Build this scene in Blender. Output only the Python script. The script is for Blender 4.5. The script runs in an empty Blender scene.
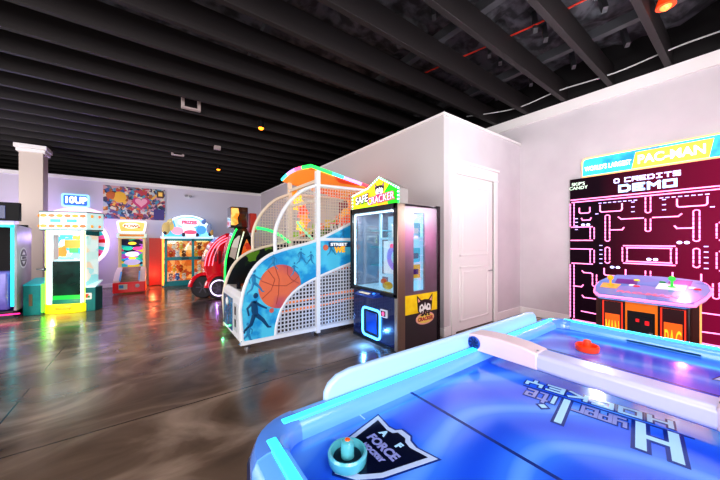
import bpy, bmesh, math, random
from mathutils import Vector, Matrix, Quaternion
random.seed(7)
SC = bpy.context.scene
COL = SC.collection
PI = math.pi

# ------------------------------------------------------------------ materials
def hexc(h):
    h = h.lstrip('#')
    r = [int(h[i:i+2], 16)/255 for i in (0, 2, 4)]
    return tuple(c/12.92 if c <= .04045 else ((c+.055)/1.055)**2.4 for c in r)

def mat(name, col, rough=.5, metal=0., emit=None, es=0., noise=None, bump=None, coat=0., spec=.5, alpha=None):
    """col: hex. noise=(scale, hex2, low, high) mixes a second colour in; bump=(scale, strength)."""
    m = bpy.data.materials.new(name); m.use_nodes = True
    nt = m.node_tree; p = nt.nodes['Principled BSDF']
    c = hexc(col) + (1,)
    p.inputs['Base Color'].default_value = c
    p.inputs['Roughness'].default_value = rough
    p.inputs['Metallic'].default_value = metal
    p.inputs['Coat Weight'].default_value = coat
    p.inputs['Specular IOR Level'].default_value = spec
    if emit:
        p.inputs['Emission Color'].default_value = hexc(emit) + (1,)
        p.inputs['Emission Strength'].default_value = es
    tc = None
    if noise or bump:
        tc = nt.nodes.new('ShaderNodeTexCoord')
    if noise:
        n = nt.nodes.new('ShaderNodeTexNoise'); n.inputs['Scale'].default_value = noise[0]
        n.inputs['Detail'].default_value = 4
        nt.links.new(tc.outputs['Object'], n.inputs['Vector'])
        r = nt.nodes.new('ShaderNodeMapRange')
        r.inputs['From Min'].default_value = noise[2]; r.inputs['From Max'].default_value = noise[3]
        nt.links.new(n.outputs['Fac'], r.inputs['Value'])
        mx = nt.nodes.new('ShaderNodeMix'); mx.data_type = 'RGBA'
        mx.inputs['A'].default_value = c; mx.inputs['B'].default_value = hexc(noise[1]) + (1,)
        nt.links.new(r.outputs['Result'], mx.inputs['Factor'])
        nt.links.new(mx.outputs['Result'], p.inputs['Base Color'])
        if emit == 'same' or (emit and len(noise) > 4):
            nt.links.new(mx.outputs['Result'], p.inputs['Emission Color'])
    if bump:
        n2 = nt.nodes.new('ShaderNodeTexNoise'); n2.inputs['Scale'].default_value = bump[0]; n2.inputs['Detail'].default_value = 6
        nt.links.new(tc.outputs['Object'], n2.inputs['Vector'])
        b = nt.nodes.new('ShaderNodeBump'); b.inputs['Strength'].default_value = bump[1]
        nt.links.new(n2.outputs['Fac'], b.inputs['Height'])
        nt.links.new(b.outputs['Normal'], p.inputs['Normal'])
    return m

def glow(name, col, es=2.):
    return mat(name, col, .4, emit=col, es=es)

def glass(name, tint='#eef6fa', fac=.10):
    m = bpy.data.materials.new(name); m.use_nodes = True
    nt = m.node_tree; nt.nodes.remove(nt.nodes['Principled BSDF'])
    out = nt.nodes['Material Output']
    t = nt.nodes.new('ShaderNodeBsdfTransparent'); t.inputs[0].default_value = hexc(tint) + (1,)
    g = nt.nodes.new('ShaderNodeBsdfGlossy'); g.inputs['Roughness'].default_value = .03
    mx = nt.nodes.new('ShaderNodeMixShader'); mx.inputs[0].default_value = fac
    nt.links.new(t.outputs[0], mx.inputs[1]); nt.links.new(g.outputs[0], mx.inputs[2])
    nt.links.new(mx.outputs[0], out.inputs['Surface'])
    return m

def collage(name, cols, scale, es=0., rough=.5, stretch=(1, 1, 1), detail=2., warp=.25):
    """patches of many colours: voronoi cells whose colour picks from a ramp"""
    m = bpy.data.materials.new(name); m.use_nodes = True
    nt = m.node_tree; p = nt.nodes['Principled BSDF']; L = nt.links
    tc = nt.nodes.new('ShaderNodeTexCoord')
    mp = nt.nodes.new('ShaderNodeMapping'); mp.inputs['Scale'].default_value = stretch
    L.new(tc.outputs['Object'], mp.inputs['Vector'])
    nz = nt.nodes.new('ShaderNodeTexNoise'); nz.inputs['Scale'].default_value = scale*.8; nz.inputs['Detail'].default_value = detail
    L.new(mp.outputs[0], nz.inputs['Vector'])
    ad = nt.nodes.new('ShaderNodeVectorMath'); ad.operation = 'MULTIPLY_ADD'
    ad.inputs[1].default_value = (warp,)*3
    L.new(nz.outputs['Color'], ad.inputs[0]); L.new(mp.outputs[0], ad.inputs[2])
    v = nt.nodes.new('ShaderNodeTexVoronoi'); v.inputs['Scale'].default_value = scale
    L.new(ad.outputs[0], v.inputs['Vector'])
    sp = nt.nodes.new('ShaderNodeSeparateColor'); L.new(v.outputs['Color'], sp.inputs[0])
    rp = nt.nodes.new('ShaderNodeValToRGB'); rp.color_ramp.interpolation = 'CONSTANT'
    e = rp.color_ramp.elements
    while len(e) < len(cols): e.new(.5)
    for i, c in enumerate(cols):
        e[i].position = i/len(cols); e[i].color = hexc(c) + (1,)
    L.new(sp.outputs[0], rp.inputs[0])
    L.new(rp.outputs[0], p.inputs['Base Color'])
    p.inputs['Roughness'].default_value = rough
    if es:
        L.new(rp.outputs[0], p.inputs['Emission Color']); p.inputs['Emission Strength'].default_value = es
    return m

# ------------------------------------------------------------------ mesh builder
class MB:
    def __init__(s, frame=None):
        s.v = []; s.f = []; s.mi = []; s.cur = 0; s.T = frame; s.rk = 0
    def add(s, vs, fs):
        n = len(s.v)
        for p in vs:
            p = Vector(p)
            s.v.append(s.T @ p if s.T else p)
        for f in fs:
            s.f.append([i+n for i in f]); s.mi.append(s.cur)
        return s
    def mat(s, i): s.cur = i; return s
    def box(s, a, b):
        x0, y0, z0 = a; x1, y1, z1 = b
        return s.add([(x0,y0,z0),(x1,y0,z0),(x1,y1,z0),(x0,y1,z0),(x0,y0,z1),(x1,y0,z1),(x1,y1,z1),(x0,y1,z1)],
              [(0,3,2,1),(4,5,6,7),(0,1,5,4),(1,2,6,5),(2,3,7,6),(3,0,4,7)])
    def bar(s, a, b, w, h=None, up=(0,0,1)):
        a = Vector(a); b = Vector(b); h = h or w
        d = (b-a).normalized(); u = Vector(up)
        if abs(d.dot(u)) > .98: u = Vector((1,0,0))
        r = d.cross(u).normalized(); u = r.cross(d)
        vs = []
        for e in (a, b):
            for (i, j) in ((-1,-1),(1,-1),(1,1),(-1,1)):
                vs.append(e + r*(w/2*i) + u*(h/2*j))
        return s.add(vs, [(0,1,2,3),(4,7,6,5),(0,4,5,1),(1,5,6,2),(2,6,7,3),(3,7,4,0)])
    def prism(s, pts, vec):
        pts = [Vector(p) for p in pts]; vec = Vector(vec); n = len(pts)
        vs = pts + [p+vec for p in pts]
        fs = [list(range(n))[::-1], list(range(n, 2*n))]
        fs += [(i, (i+1) % n, n+(i+1) % n, n+i) for i in range(n)]
        return s.add(vs, fs)
    def poly(s, pts): return s.add(pts, [list(range(len(pts)))])
    def tube(s, pts, r, n=8, closed=False, segmats=None):
        pts = [Vector(p) for p in pts]; m = len(pts); vs = []; fs = []; mis = []
        prev = None
        for i, p in enumerate(pts):
            if closed: t = (pts[(i+1) % m]-pts[i-1]).normalized()
            else: t = (pts[min(i+1, m-1)]-pts[max(i-1, 0)]).normalized()
            if prev is None:
                u = Vector((0,0,1)) if abs(t.z) < .9 else Vector((1,0,0))
                a = t.cross(u).normalized()
            else:
                a = (prev - t*prev.dot(t)).normalized()
            prev = a; b = t.cross(a)
            rr = r[i] if isinstance(r, (list, tuple)) else r
            for k in range(n):
                th = 2*PI*(k+.5)/n
                vs.append(p + (a*math.cos(th)+b*math.sin(th))*rr)
        base = s.cur
        for i in range(m if closed else m-1):
            j = (i+1) % m
            for k in range(n):
                fs.append((i*n+k, i*n+(k+1) % n, j*n+(k+1) % n, j*n+k)); mis.append(segmats(i/(m-1)) if segmats else base)
        if not closed:
            fs.append(list(range(n))[::-1]); fs.append([(m-1)*n+k for k in range(n)])
            mis += [segmats(0), segmats(1)] if segmats else [base, base]
        s.add(vs, fs); s.mi[-len(fs):] = mis
        return s
    def lathe(s, c, prof, n=24, axis=(0,0,1)):
        """prof: (radius, height along axis) pairs"""
        c = Vector(c); ax = Vector(axis).normalized()
        u = Vector((1,0,0)) if abs(ax.x) < .9 else Vector((0,1,0))
        a = ax.cross(u).normalized(); b = ax.cross(a)
        vs = []; fs = []
        for r, h in prof:
            for k in range(n):
                th = 2*PI*k/n
                vs.append(c + ax*h + (a*math.cos(th)+b*math.sin(th))*max(r, 1e-4))
        for i in range(len(prof)-1):
            for k in range(n):
                fs.append((i*n+k, i*n+(k+1) % n, (i+1)*n+(k+1) % n, (i+1)*n+k))
        fs.append(list(range(n))[::-1]); fs.append([(len(prof)-1)*n+k for k in range(n)])
        return s.add(vs, fs)
    def ball(s, c, r, n=12):
        rx = r if isinstance(r, tuple) else (r, r, r)
        c = Vector(c); vs = []; fs = []; m = n//2
        for i in range(m+1):
            ph = PI*i/m
            for k in range(n):
                th = 2*PI*k/n
                q = max(math.sin(ph), 1e-3)
                vs.append(c + Vector((rx[0]*q*math.cos(th), rx[1]*q*math.sin(th), rx[2]*math.cos(ph))))
        for i in range(m):
            for k in range(n):
                fs.append((i*n+k, (i+1)*n+k, (i+1)*n+(k+1) % n, i*n+(k+1) % n))
        return s.add(vs, fs)
    def ribbon(s, pts, w, mp, t=.004):
        """flat line of width w through 2-D points, mp(u, v, lift) -> 3-D"""
        t0 = t
        for (a, b) in zip(pts[:-1], pts[1:]):
            s.rk += 1; t = t0*(1 + (s.rk % 80)*.006)
            dx, dy = b[0]-a[0], b[1]-a[1]; l = math.hypot(dx, dy) or 1
            ex, ey = dx/l*w/2, dy/l*w/2; nx, ny = -ey, ex
            q = [(a[0]-ex+nx, a[1]-ey+ny), (b[0]+ex+nx, b[1]+ey+ny), (b[0]+ex-nx, b[1]+ey-ny), (a[0]-ex-nx, a[1]-ey-ny)]
            vs = [mp(x, y, 0) for x, y in q] + [mp(x, y, t) for x, y in q]
            s.add(vs, [(3,2,1,0),(4,5,6,7),(0,1,5,4),(1,2,6,5),(2,3,7,6),(3,0,4,7)])
        return s
    def text(s, body, size, org, right, up, depth=.002, align='CENTER', bold=0., sx=1., shear=0.):
        cu = bpy.data.curves.new('lettering', 'FONT'); cu.body = body; cu.size = size
        cu.align_x = align; cu.align_y = 'CENTER'; cu.extrude = depth/2; cu.offset = bold; cu.shear = shear
        o = bpy.data.objects.new('lettering', cu); COL.objects.link(o)
        dg = bpy.context.evaluated_depsgraph_get()
        me = bpy.data.meshes.new_from_object(o.evaluated_get(dg))
        R = Vector(right).normalized(); U = Vector(up).normalized(); N = R.cross(U); O = Vector(org)
        s.add([O + R*(v.co.x*sx) + U*v.co.y + N*(v.co.z+depth/2) for v in me.vertices], [list(p.vertices) for p in me.polygons])
        bpy.data.objects.remove(o); bpy.data.curves.remove(cu); bpy.data.meshes.remove(me)
        return s
    def lattice(s, poly, step, w, mp, t=.01, off=(0, 0)):
        def cuts(axis, val):
            r = []; n = len(poly)
            for i in range(n):
                p, q = poly[i], poly[(i+1) % n]
                a, b = p[axis], q[axis]
                if (a <= val < b) or (b <= val < a):
                    k = (val-a)/(b-a); r.append(p[1-axis]+(q[1-axis]-p[1-axis])*k)
            r.sort(); return list(zip(r[::2], r[1::2]))
        for axis in (0, 1):
            lo = min(p[axis] for p in poly); hi = max(p[axis] for p in poly)
            val = lo + step*.5 + off[axis]
            while val < hi:
                for a, b in cuts(axis, val):
                    if axis == 1: c = [(a, val-w/2), (b, val-w/2), (b, val+w/2), (a, val+w/2)]
                    else: c = [(val-w/2, a), (val+w/2, a), (val+w/2, b), (val-w/2, b)]
                    s.add([mp(x, y, 0) for x, y in c]+[mp(x, y, t) for x, y in c],
                          [(3,2,1,0),(4,5,6,7),(0,1,5,4),(1,2,6,5),(2,3,7,6),(3,0,4,7)])
                val += step
        return s
    def build(s, name, mats, parent=None, bevel=0., smooth=True, seg=2, angle=35, loc=None):
        base = wloc(parent) if parent else Vector((0,0,0))
        if loc is not None and not parent: base = Vector(loc)
        me = bpy.data.meshes.new(name)
        me.from_pydata([tuple(v-base) for v in s.v], [], s.f)
        if not isinstance(mats, (list, tuple)): mats = [mats]
        for m in mats: me.materials.append(m)
        for p, i in zip(me.polygons, s.mi): p.material_index = min(i, len(mats)-1)
        bm = bmesh.new(); bm.from_mesh(me); bmesh.ops.recalc_face_normals(bm, faces=bm.faces); bm.to_mesh(me); bm.free()
        if smooth:
            for p in me.polygons: p.use_smooth = True
            me.set_sharp_from_angle(angle=math.radians(angle))
        me.update()
        o = bpy.data.objects.new(name, me); COL.objects.link(o)
        if parent: o.parent = parent; WL[o] = base
        else: o.location = base; WL[o] = base
        if bevel:
            b = o.modifiers.new('bevel', 'BEVEL'); b.width = bevel; b.segments = seg; b.limit_method = 'ANGLE'; b.angle_limit = math.radians(40)
        return o

WL = {}
def wloc(o): return WL.get(o, Vector((0,0,0)))
def thing(name, label, cat, loc, group=None):
    o = bpy.data.objects.new(name, None); COL.objects.link(o); o.empty_display_size = .1
    o.location = loc; WL[o] = Vector(loc); o['label'] = label; o['category'] = cat
    if group: o['group'] = group
    return o
def tag(o, label, cat, group=None):
    o['label'] = label; o['category'] = cat
    if group: o['group'] = group
    return o
def struct(o): o['kind'] = 'structure'; return o
def copy_tree(o, parent=None):
    c = o.copy(); COL.objects.link(c); WL[c] = wloc(o)
    if parent: c.parent = parent
    for ch in list(o.children): copy_tree(ch, c)
    return c
def smooth_curve(pts, n=6):
    pts = [Vector(p) for p in pts]; r = []
    for i in range(len(pts)-1):
        p0 = pts[max(i-1, 0)]; p1 = pts[i]; p2 = pts[i+1]; p3 = pts[min(i+2, len(pts)-1)]
        for k in range(n):
            t = k/n
            r.append(.5*((2*p1)+(p2-p0)*t+(2*p0-5*p1+4*p2-p3)*t*t+(3*p1-p0-3*p2+p3)*t**3))
    r.append(pts[-1]); return r
def rrect(x0, y0, x1, y1, r, n=5):
    p = []
    for cx, cy, a0 in ((x1-r, y1-r, 0), (x0+r, y1-r, 90), (x0+r, y0+r, 180), (x1-r, y0+r, 270)):
        for k in range(n+1):
            a = math.radians(a0+90*k/n); p.append((cx+r*math.cos(a), cy+r*math.sin(a)))
    return p

GLY = {
 'H': [[(0, 0), (0, 1)], [(1, 0), (1, 1)], [(0, .5), (1, .5)]],
 'y': [[(0, 1), (0, .45), (1, .45)], [(1, 1), (1, 0), (.1, 0)]],
 'p': [[(0, 0), (0, 1), (1, 1), (1, .4), (0, .4)]],
 'e': [[(1, 0), (0, 0), (0, 1), (1, 1), (1, .5), (.2, .5)]],
 'r': [[(0, 0), (0, 1), (1, 1)]],
 'l': [[(0, 0), (0, 1.9)]],
 'i': [[(0, 0), (0, 1)]],
 't': [[(.3, 1.35), (.3, 0), (1, 0)], [(0, 1), (1, 1)]],
 'O': [[(0, 0), (0, 1), (1, 1), (1, 0), (0, 0)]],
 'C': [[(1, 0), (0, 0), (0, 1), (1, 1)]],
 'K': [[(0, 0), (0, 1)], [(1, 1), (.15, .5), (1, 0)]],
 'E': [[(1, 0), (0, 0), (0, 1), (1, 1)], [(0, .5), (.8, .5)]],
 'Y': [[(0, 1), (0, .5), (1, .5)], [(1, 1), (1, .5)], [(.5, .5), (.5, 0)]],
 'D': [[(0, 0), (0, 1), (.75, 1), (1, .75), (1, .25), (.75, 0), (0, 0)]],
 'M': [[(0, 0), (0, 1), (.5, .5), (1, 1), (1, 0)]],
 'R': [[(0, 0), (0, 1), (1, 1), (1, .5), (0, .5)], [(.4, .5), (1, 0)]],
 'I': [[(.5, 0), (.5, 1)], [(.1, 0), (.9, 0)], [(.1, 1), (.9, 1)]],
 'T': [[(.5, 0), (.5, 1)], [(0, 1), (1, 1)]],
 'S': [[(0, 0), (1, 0), (1, .5), (0, .5), (0, 1), (1, 1)]],
 '0': [[(.2, 0), (0, .2), (0, .8), (.2, 1), (.8, 1), (1, .8), (1, .2), (.8, 0), (.2, 0)]],
 ' ': [],
}
def stroke_word(mb, word, x, y, w, h, gap, st, mp, t=.004):
    """blocky lettering centred on x; mp takes (right, up, lift)"""
    tot = len(word)*w + (len(word)-1)*gap; x -= tot/2
    for ch in word:
        for s in GLY[ch]: mb.ribbon([(x+u*w, y+v*h) for u, v in s], st, mp, t)
        x += w+gap
    return mb

# ------------------------------------------------------------------ palette
M = dict(
 white_wall=mat('painted_wall', '#d9d2d6', .6, noise=(2.0, '#cfc8cd', .3, .7), bump=(60, .03)),
 trim_white=mat('white_trim', '#efebea', .4),
 black=mat('black_plastic', '#0c0d12', .35),
 satin_black=mat('satin_black', '#15161c', .25),
 steel=mat('brushed_steel', '#8f8f96', .28, .9, noise=(6, '#a9a4ab', .3, .7)),
 chrome=mat('chrome', '#d8d8dc', .12, 1.),
 white=mat('white_enamel', '#e9ecef', .3),
 offwhite=mat('warm_white_enamel', '#e8dcc8', .35),
 red=mat('red_gloss', '#c81420', .2, coat=.5),
 orange=mat('orange_plastic', '#e8641c', .3),
 teal=mat('teal_panel', '#157f84', .35, noise=(5, '#0d6a72', .35, .65)),
 yellow=mat('yellow_plastic', '#f2c21c', .4),
 glass=glass('clear_glass'),
)
G = dict(
 white=glow('white_light', '#f4f8ff', 1.6), cyan=glow('cyan_light', '#20e0ff', 1.8), pink=glow('pink_light', '#ff5fb4', 1.8),
 green=glow('green_light', '#28f070', 1.6), red=glow('red_light', '#ff2a2a', 1.6), amber=glow('amber_light', '#ffb03a', 2.),
 blue=glow('blue_light', '#2a6bff', 2.), violet=glow('violet_light', '#a95cff', 1.8), yellow=glow('yellow_light', '#f2ff38', 1.6),
)

# ================================================================== THE ROOM
XW, YB, HB, HW = 5.75, 11.4, 3.24, 3.77       # right wall, back wall, inner wall height, right wall height
FX0, FY0 = -4.6, -3.6
XI, YI = 3.44, 2.665                         # corner of the boxed-in room beside the claw machine

def floor_material():
    m = bpy.data.materials.new('stained_concrete'); m.use_nodes = True
    nt = m.node_tree; p = nt.nodes['Principled BSDF']; L = nt.links
    tc = nt.nodes.new('ShaderNodeTexCoord')
    mp = nt.nodes.new('ShaderNodeMapping'); mp.inputs['Rotation'].default_value = (0, 0, .5); mp.inputs['Scale'].default_value = (1, 1.8, 1)
    L.new(tc.outputs['Object'], mp.inputs['Vector'])
    n1 = nt.nodes.new('ShaderNodeTexNoise'); n1.inputs['Scale'].default_value = .9; n1.inputs['Detail'].default_value = 8; n1.inputs['Distortion'].default_value = 1.2
    L.new(mp.outputs[0], n1.inputs['Vector'])
    rp = nt.nodes.new('ShaderNodeValToRGB'); e = rp.color_ramp.elements
    e[0].position = .3; e[0].color = hexc('#43372f')+(1,); e[1].position = .72; e[1].color = hexc('#ab9686')+(1,)
    x = e.new(.5); x.color = hexc('#6f5d50')+(1,)
    L.new(n1.outputs['Fac'], rp.inputs[0])
    # saw-cut joints
    sx = nt.nodes.new('ShaderNodeSeparateXYZ'); L.new(tc.outputs['Object'], sx.inputs[0])
    def joint(sock, period, shift):
        a = nt.nodes.new('ShaderNodeMath'); a.operation = 'ADD'; a.inputs[1].default_value = shift; L.new(sock, a.inputs[0])
        b = nt.nodes.new('ShaderNodeMath'); b.operation = 'PINGPONG'; b.inputs[1].default_value = period/2; L.new(a.outputs[0], b.inputs[0])
        c = nt.nodes.new('ShaderNodeMath'); c.operation = 'LESS_THAN'; c.inputs[1].default_value = .006; L.new(b.outputs[0], c.inputs[0])
        return c.outputs[0]
    j1 = joint(sx.outputs[0], 3.6, .95); j2 = joint(sx.outputs[1], 3.6, .75)
    mxm = nt.nodes.new('ShaderNodeMath'); mxm.operation = 'MAXIMUM'; L.new(j1, mxm.inputs[0]); L.new(j2, mxm.inputs[1])
    mx = nt.nodes.new('ShaderNodeMix'); mx.data_type = 'RGBA'; mx.inputs['B'].default_value = hexc('#241d1b')+(1,)
    L.new(mxm.outputs[0], mx.inputs['Factor']); L.new(rp.outputs[0], mx.inputs['A'])
    L.new(mx.outputs['Result'], p.inputs['Base Color'])
    n2 = nt.nodes.new('ShaderNodeTexNoise'); n2.inputs['Scale'].default_value = 2.2; n2.inputs['Detail'].default_value = 6
    L.new(mp.outputs[0], n2.inputs['Vector'])
    rr = nt.nodes.new('ShaderNodeMapRange'); rr.inputs['From Min'].default_value = .3; rr.inputs['From Max'].default_value = .7
    rr.inputs['To Min'].default_value = .15; rr.inputs['To Max'].default_value = .27
    L.new(n2.outputs['Fac'], rr.inputs['Value']); L.new(rr.outputs[0], p.inputs['Roughness'])
    b = nt.nodes.new('ShaderNodeBump'); b.inputs['Strength'].default_value = .015; L.new(n2.outputs['Fac'], b.inputs['Height']); L.new(b.outputs['Normal'], p.inputs['Normal'])
    p.inputs['Specular IOR Level'].default_value = .85
    return m

struct(MB().box((FX0-.2, FY0-.2, -.2), (XW+.2, 17, 0)).build('floor', floor_material()))
struct(MB().box((XW, FY0, 0), (XW+.2, 17, HW)).build('wall_right', M['white_wall']))
struct(MB().box((XW+.02, FY0, HW), (XW+.2, 17, 4.7)).build('wall_right_upper', mat('dark_upper_wall', '#120e10', .8)))
struct(MB().box((FX0, YB, 0), (XI, YB+.2, HB)).build('wall_back', mat('lavender_wall', '#d6cfdc', .6, bump=(60, .03))))
struct(MB().box((FX0-.2, FY0, 0), (FX0, 17, 4.6)).build('wall_left', M['white_wall']))
struct(MB().box((FX0, FY0-.2, 0), (XW+.2, FY0, 4.6)).build('wall_front', M['white_wall']))
struct(MB().box((FX0, 17, 0), (XW+.2, 17.2, 4.6)).build('wall_far', mat('dark_far_wall', '#141216', .8)))
# boxed-in room: two walls meeting at the corner next to the claw machine
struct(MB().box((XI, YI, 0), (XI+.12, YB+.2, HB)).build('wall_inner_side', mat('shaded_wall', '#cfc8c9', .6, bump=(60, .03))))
D0, D1, DZ = 3.70, 4.79, 2.43
iw = MB().box((XI+.12, YI, 0), (D0, YI+.12, HB)).box((D1, YI, 0), (XW, YI+.12, HB)).box((D0, YI, DZ), (D1, YI+.12, HB))
struct(iw.build('wall_inner_front', M['white_wall']))
struct(MB().box((XI-.02, YI-.02, HB), (XI+.14, YB+.2, HB+.04)).box((XI+.14, YI-.02, HB), (XW, YI+.14, HB+.04)).build('trim_1', M['trim_white']))
struct(MB().box((XW-.03, FY0, HW-.16), (XW, 17, HW+.02)).build('trim_2', M['trim_white']))
struct(MB().box((FX0, YB-.02, HB-.08), (XI, YB+.2, HB+.02)).build('trim_3', M['trim_white']))
struct(MB().box((XW-.02, FY0, 0), (XW, YI, .14)).build('baseboard_right', M['trim_white'], bevel=.006))
struct(MB().box((XI, YI-.02, 0), (D0-.11, YI, .14)).box((D1+.11, YI-.02, 0), (XW-.02, YI, .14)).build('baseboard_inner', M['trim_white'], bevel=.006))
struct(MB().box((FX0, YB-.02, 0), (XI-.02, YB, .12)).build('baseboard_back', M['trim_white'], bevel=.006))
struct(MB().box((XI-.02, YI-.02, 0), (XI, YB-.02, .12)).build('baseboard_side', M['trim_white'], bevel=.006))

# door
door = bpy.data.objects.new('door_1', None); COL.objects.link(door); door.location = (D0, YI, 0); WL[door] = Vector((D0, YI, 0)); struct(door)
dl = MB().box((D0+.003, YI+.012, .008), (D1-.003, YI+.075, DZ-.003))
for (a, b) in ((.14, 1.0), (1.16, 2.28)):        # raised panel mouldings
    x0, x1 = D0+.14, D1-.14
    for q in (((x0, a), (x1, a+.03)), ((x0, b-.03), (x1, b)), ((x0, a), (x0+.03, b)), ((x1-.03, a), (x1, b))):
        dl.box((q[0][0], YI+.004, q[0][1]), (q[1][0], YI+.02, q[1][1]))
    dl.box((x0+.08, YI+.006, a+.08), (x1-.08, YI+.02, b-.08))
dl.build('door_panel', M['trim_white'], door, bevel=.004)
cs = MB().box((D0-.10, YI-.025, 0), (D0, YI+.05, DZ)).box((D1, YI-.025, 0), (D1+.10, YI+.05, DZ))
cs.box((D0-.10, YI-.028, DZ), (D1+.10, YI+.05, DZ+.16)).box((D0-.13, YI-.045, DZ+.16), (D1+.13, YI+.05, DZ+.20)).box((D0-.11, YI-.036, DZ-.01), (D1+.11, YI+.05, DZ+.02))
cs.build('door_casing', M['trim_white'], door, bevel=.004)
MB().lathe((D1-.08, YI+.03, .90), [(.032, 0), (.032, -.01), (.012, -.012), (.012, -.05)], 16, (0, 1, 0)).tube([(D1-.08, YI-.02, .90), (D1-.12, YI-.025, .90), (D1-.20, YI-.022, .90)], .011).build('door_handle', M['chrome'], door)
for z in (.3, 1.25, 2.2): MB().tube([(D0+.012, YI+.02, z-.05), (D0+.012, YI+.02, z+.05)], .010).build('hinge', M['steel'], door)

# square column at the far left
cx, cy, w = -2.36, 10.35, .40
struct(MB().box((cx-w/2, cy-w/2, 0), (cx+w/2, cy+w/2, 3.68)).mat(1).box((cx-w/2-.07, cy-w/2-.07, 3.60), (cx+w/2+.07, cy+w/2+.07, 3.70)).box((cx-w/2-.04, cy-w/2-.04, 3.52), (cx+w/2+.04, cy+w/2+.04, 3.60)).build('column', [mat('column_paint', '#cdbfb6', .6), M['trim_white']], bevel=.01))

# ceiling: rough sprayed deck, joists along X, conduits along Y
deck = MB()
nx, ny = 70, 110
random.seed(3)
import mathutils
for j in range(ny+1):
    for i in range(nx+1):
        x = FX0-.2 + (XW+.6-FX0)*i/nx; y = FY0-.2 + (17.4-FY0)*j/ny
        q = mathutils.noise.fractal(Vector((x*2.4, y*2.4, 0)), 1., 2., 4)
        deck.v.append(Vector((x, y, 4.40 + .16*q)))
for j in range(ny):
    for i in range(nx):
        a = j*(nx+1)+i; deck.f.append([a, a+1, a+nx+2, a+nx+1]); deck.mi.append(0)
struct(deck.build('ceiling', mat('sprayed_foam', '#5a5a60', .8, bump=(9, 1.0), noise=(6, '#2c2c30', .4, .6)), angle=180))
MJ = mat('painted_joist', '#201b1c', .6, bump=(30, .08))
j0 = struct(MB().box((FX0, -.035, 3.80), (XW+.2, .035, 4.10)).build('ceiling_joist', MJ, bevel=.004))
j0.location = (0, .70, 0); WL[j0] = Vector((0, .7, 0))
for n in list(range(-6, 0)) + list(range(1, 27)):
    c = j0.copy(); COL.objects.link(c); c.location = (0, .70+.61*n, 0)
MD = mat('grey_conduit', '#4a4a4e', .5)
cond = None
for x, z, r in ((4.78, 4.15, .06), (3.15, 4.15, .06), (1.2, 4.18, .05), (-1.1, 4.18, .05)):
    struct(MB().bar((x, FY0, z), (x, 17, z), r*1.6, r*2).build('ceiling_beam', MD))
# short braces between the joists and the deck
k = 0
for x in (4.2, 3.9, 5.2, 2.7):
    for n in (1, 2, 3, 4):
        y = .70+.61*n-.3
        struct(MB().bar((x, y, 4.05), (x+.18, y+.1, 4.45), .05, .07).build('ceiling_brace', MD)); k += 1
tag(MB().tube(smooth_curve([(5.5, -2.2, 3.9), (5.45, -.4, 3.86), (5.46, .5, 3.90), (5.43, 1.2, 3.84), (5.42, 1.9, 3.88), (5.40, 2.6, 3.84), (5.1, 3.4, 3.90)]), .011, 6).build('ceiling_wire', mat('white_cable', '#b8b8b8', .5)),
    'thin white cable strung along the ceiling beside the right wall', 'cable')
tag(MB().tube(smooth_curve([(4.3, .2, 4.12), (4.0, .95, 4.13), (3.9, 1.6, 4.12), (3.75, 2.4, 4.13), (3.5, 3.4, 4.12)]), .012, 6).build('ceiling_wire', mat('red_cable', '#c8321e', .5)),
    'red cable running above the black ceiling joists', 'cable')

# ceiling fixtures
sp0 = None
for k, (x, y, lab) in enumerate(((1.78, 5.89, 'amber ceiling spotlight nearest the basketball machine'), (1.70, 10.1, 'small amber ceiling spotlight farther back, in front of the back wall'), (1.66, 14.2, 'faint farthest ceiling spotlight seen just above the back wall'))):
    if sp0 is None:
        sp0 = thing('ceiling_spotlight', lab, 'spotlight', (x, y, 3.70), 'amber spotlights in the ceiling')
        MB().lathe((x, y, 3.70), [(.045, .0), (.06, .0), (.06, .13), (.02, .14)], 20).build('housing', M['black'], sp0)
        MB().ball((x, y, 3.70), (.056, .056, .045), 14).build('lamp', glow('amber_lamp', '#ff8a20', 4.), sp0)
        MB().lathe((x, y, 3.84), [(.012, 0), (.012, .5)], 8).build('stem', M['black'], sp0)
    else:
        c = copy_tree(sp0); c.location = (x, y, 3.70); c['label'] = lab
MF = mat('pale_bracket', '#b5a6a4', .5)
for y, L_, lab in ((5.0, .40, 'nearest pale bar between the joists above the left machines'), (6.34, .40, 'second pale bar between the joists, counted from the camera'), (7.65, .42, 'third pale bar between the joists, counted from the camera'), (8.9, .45, 'farthest pale bar between the ceiling joists')):
    tag(MB().box((-.62, y-.05, 3.95), (-.62+L_, y+.05, 4.02)).build('ceiling_bar', MF, bevel=.005), lab, 'ceiling bar', 'pale bars between the joists')
for x, y, lab in ((.40, 5.90, 'larger pale U-shaped bracket hanging between the joists'), (.40, 9.3, 'smaller farther pale U-shaped bracket hanging between the joists')):
    t = MB().box((x, y-.04, 3.74), (x+.05, y+.04, 4.12)).box((x+.25, y-.04, 3.74), (x+.30, y+.04, 4.12)).box((x+.05, y-.04, 3.74), (x+.25, y+.04, 3.77))
    tag(t.build('ceiling_bracket', MF, bevel=.004), lab, 'bracket')
tag(MB().box((1.25, 7.95, 3.72), (1.40, 8.06, 3.81)).build('junction_box', MF, bevel=.006), 'small pale junction box under the joists left of the basketball machine', 'junction box')
t = thing('pendant_lamp', 'orange glowing lamp clipped between joists at the top right', 'lamp', (4.36, .55, 3.86))
MB().tube([(4.36, .55, 3.99), (4.36, .55, 4.40)], .012).build('stem', M['black'], t)
MB().lathe((4.36, .55, 3.86), [(.03, .13), (.05, .11), (.075, .03), (.08, .0), (.065, .0)], 20).build('lamp_shade', mat('orange_shade', '#e0441a', .3, emit='#ff4a1a', es=.7), t)
MB().ball((4.36, .55, 3.87), .05).build('bulb', glow('orange_bulb', '#ff7a3c', 3.), t)
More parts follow.
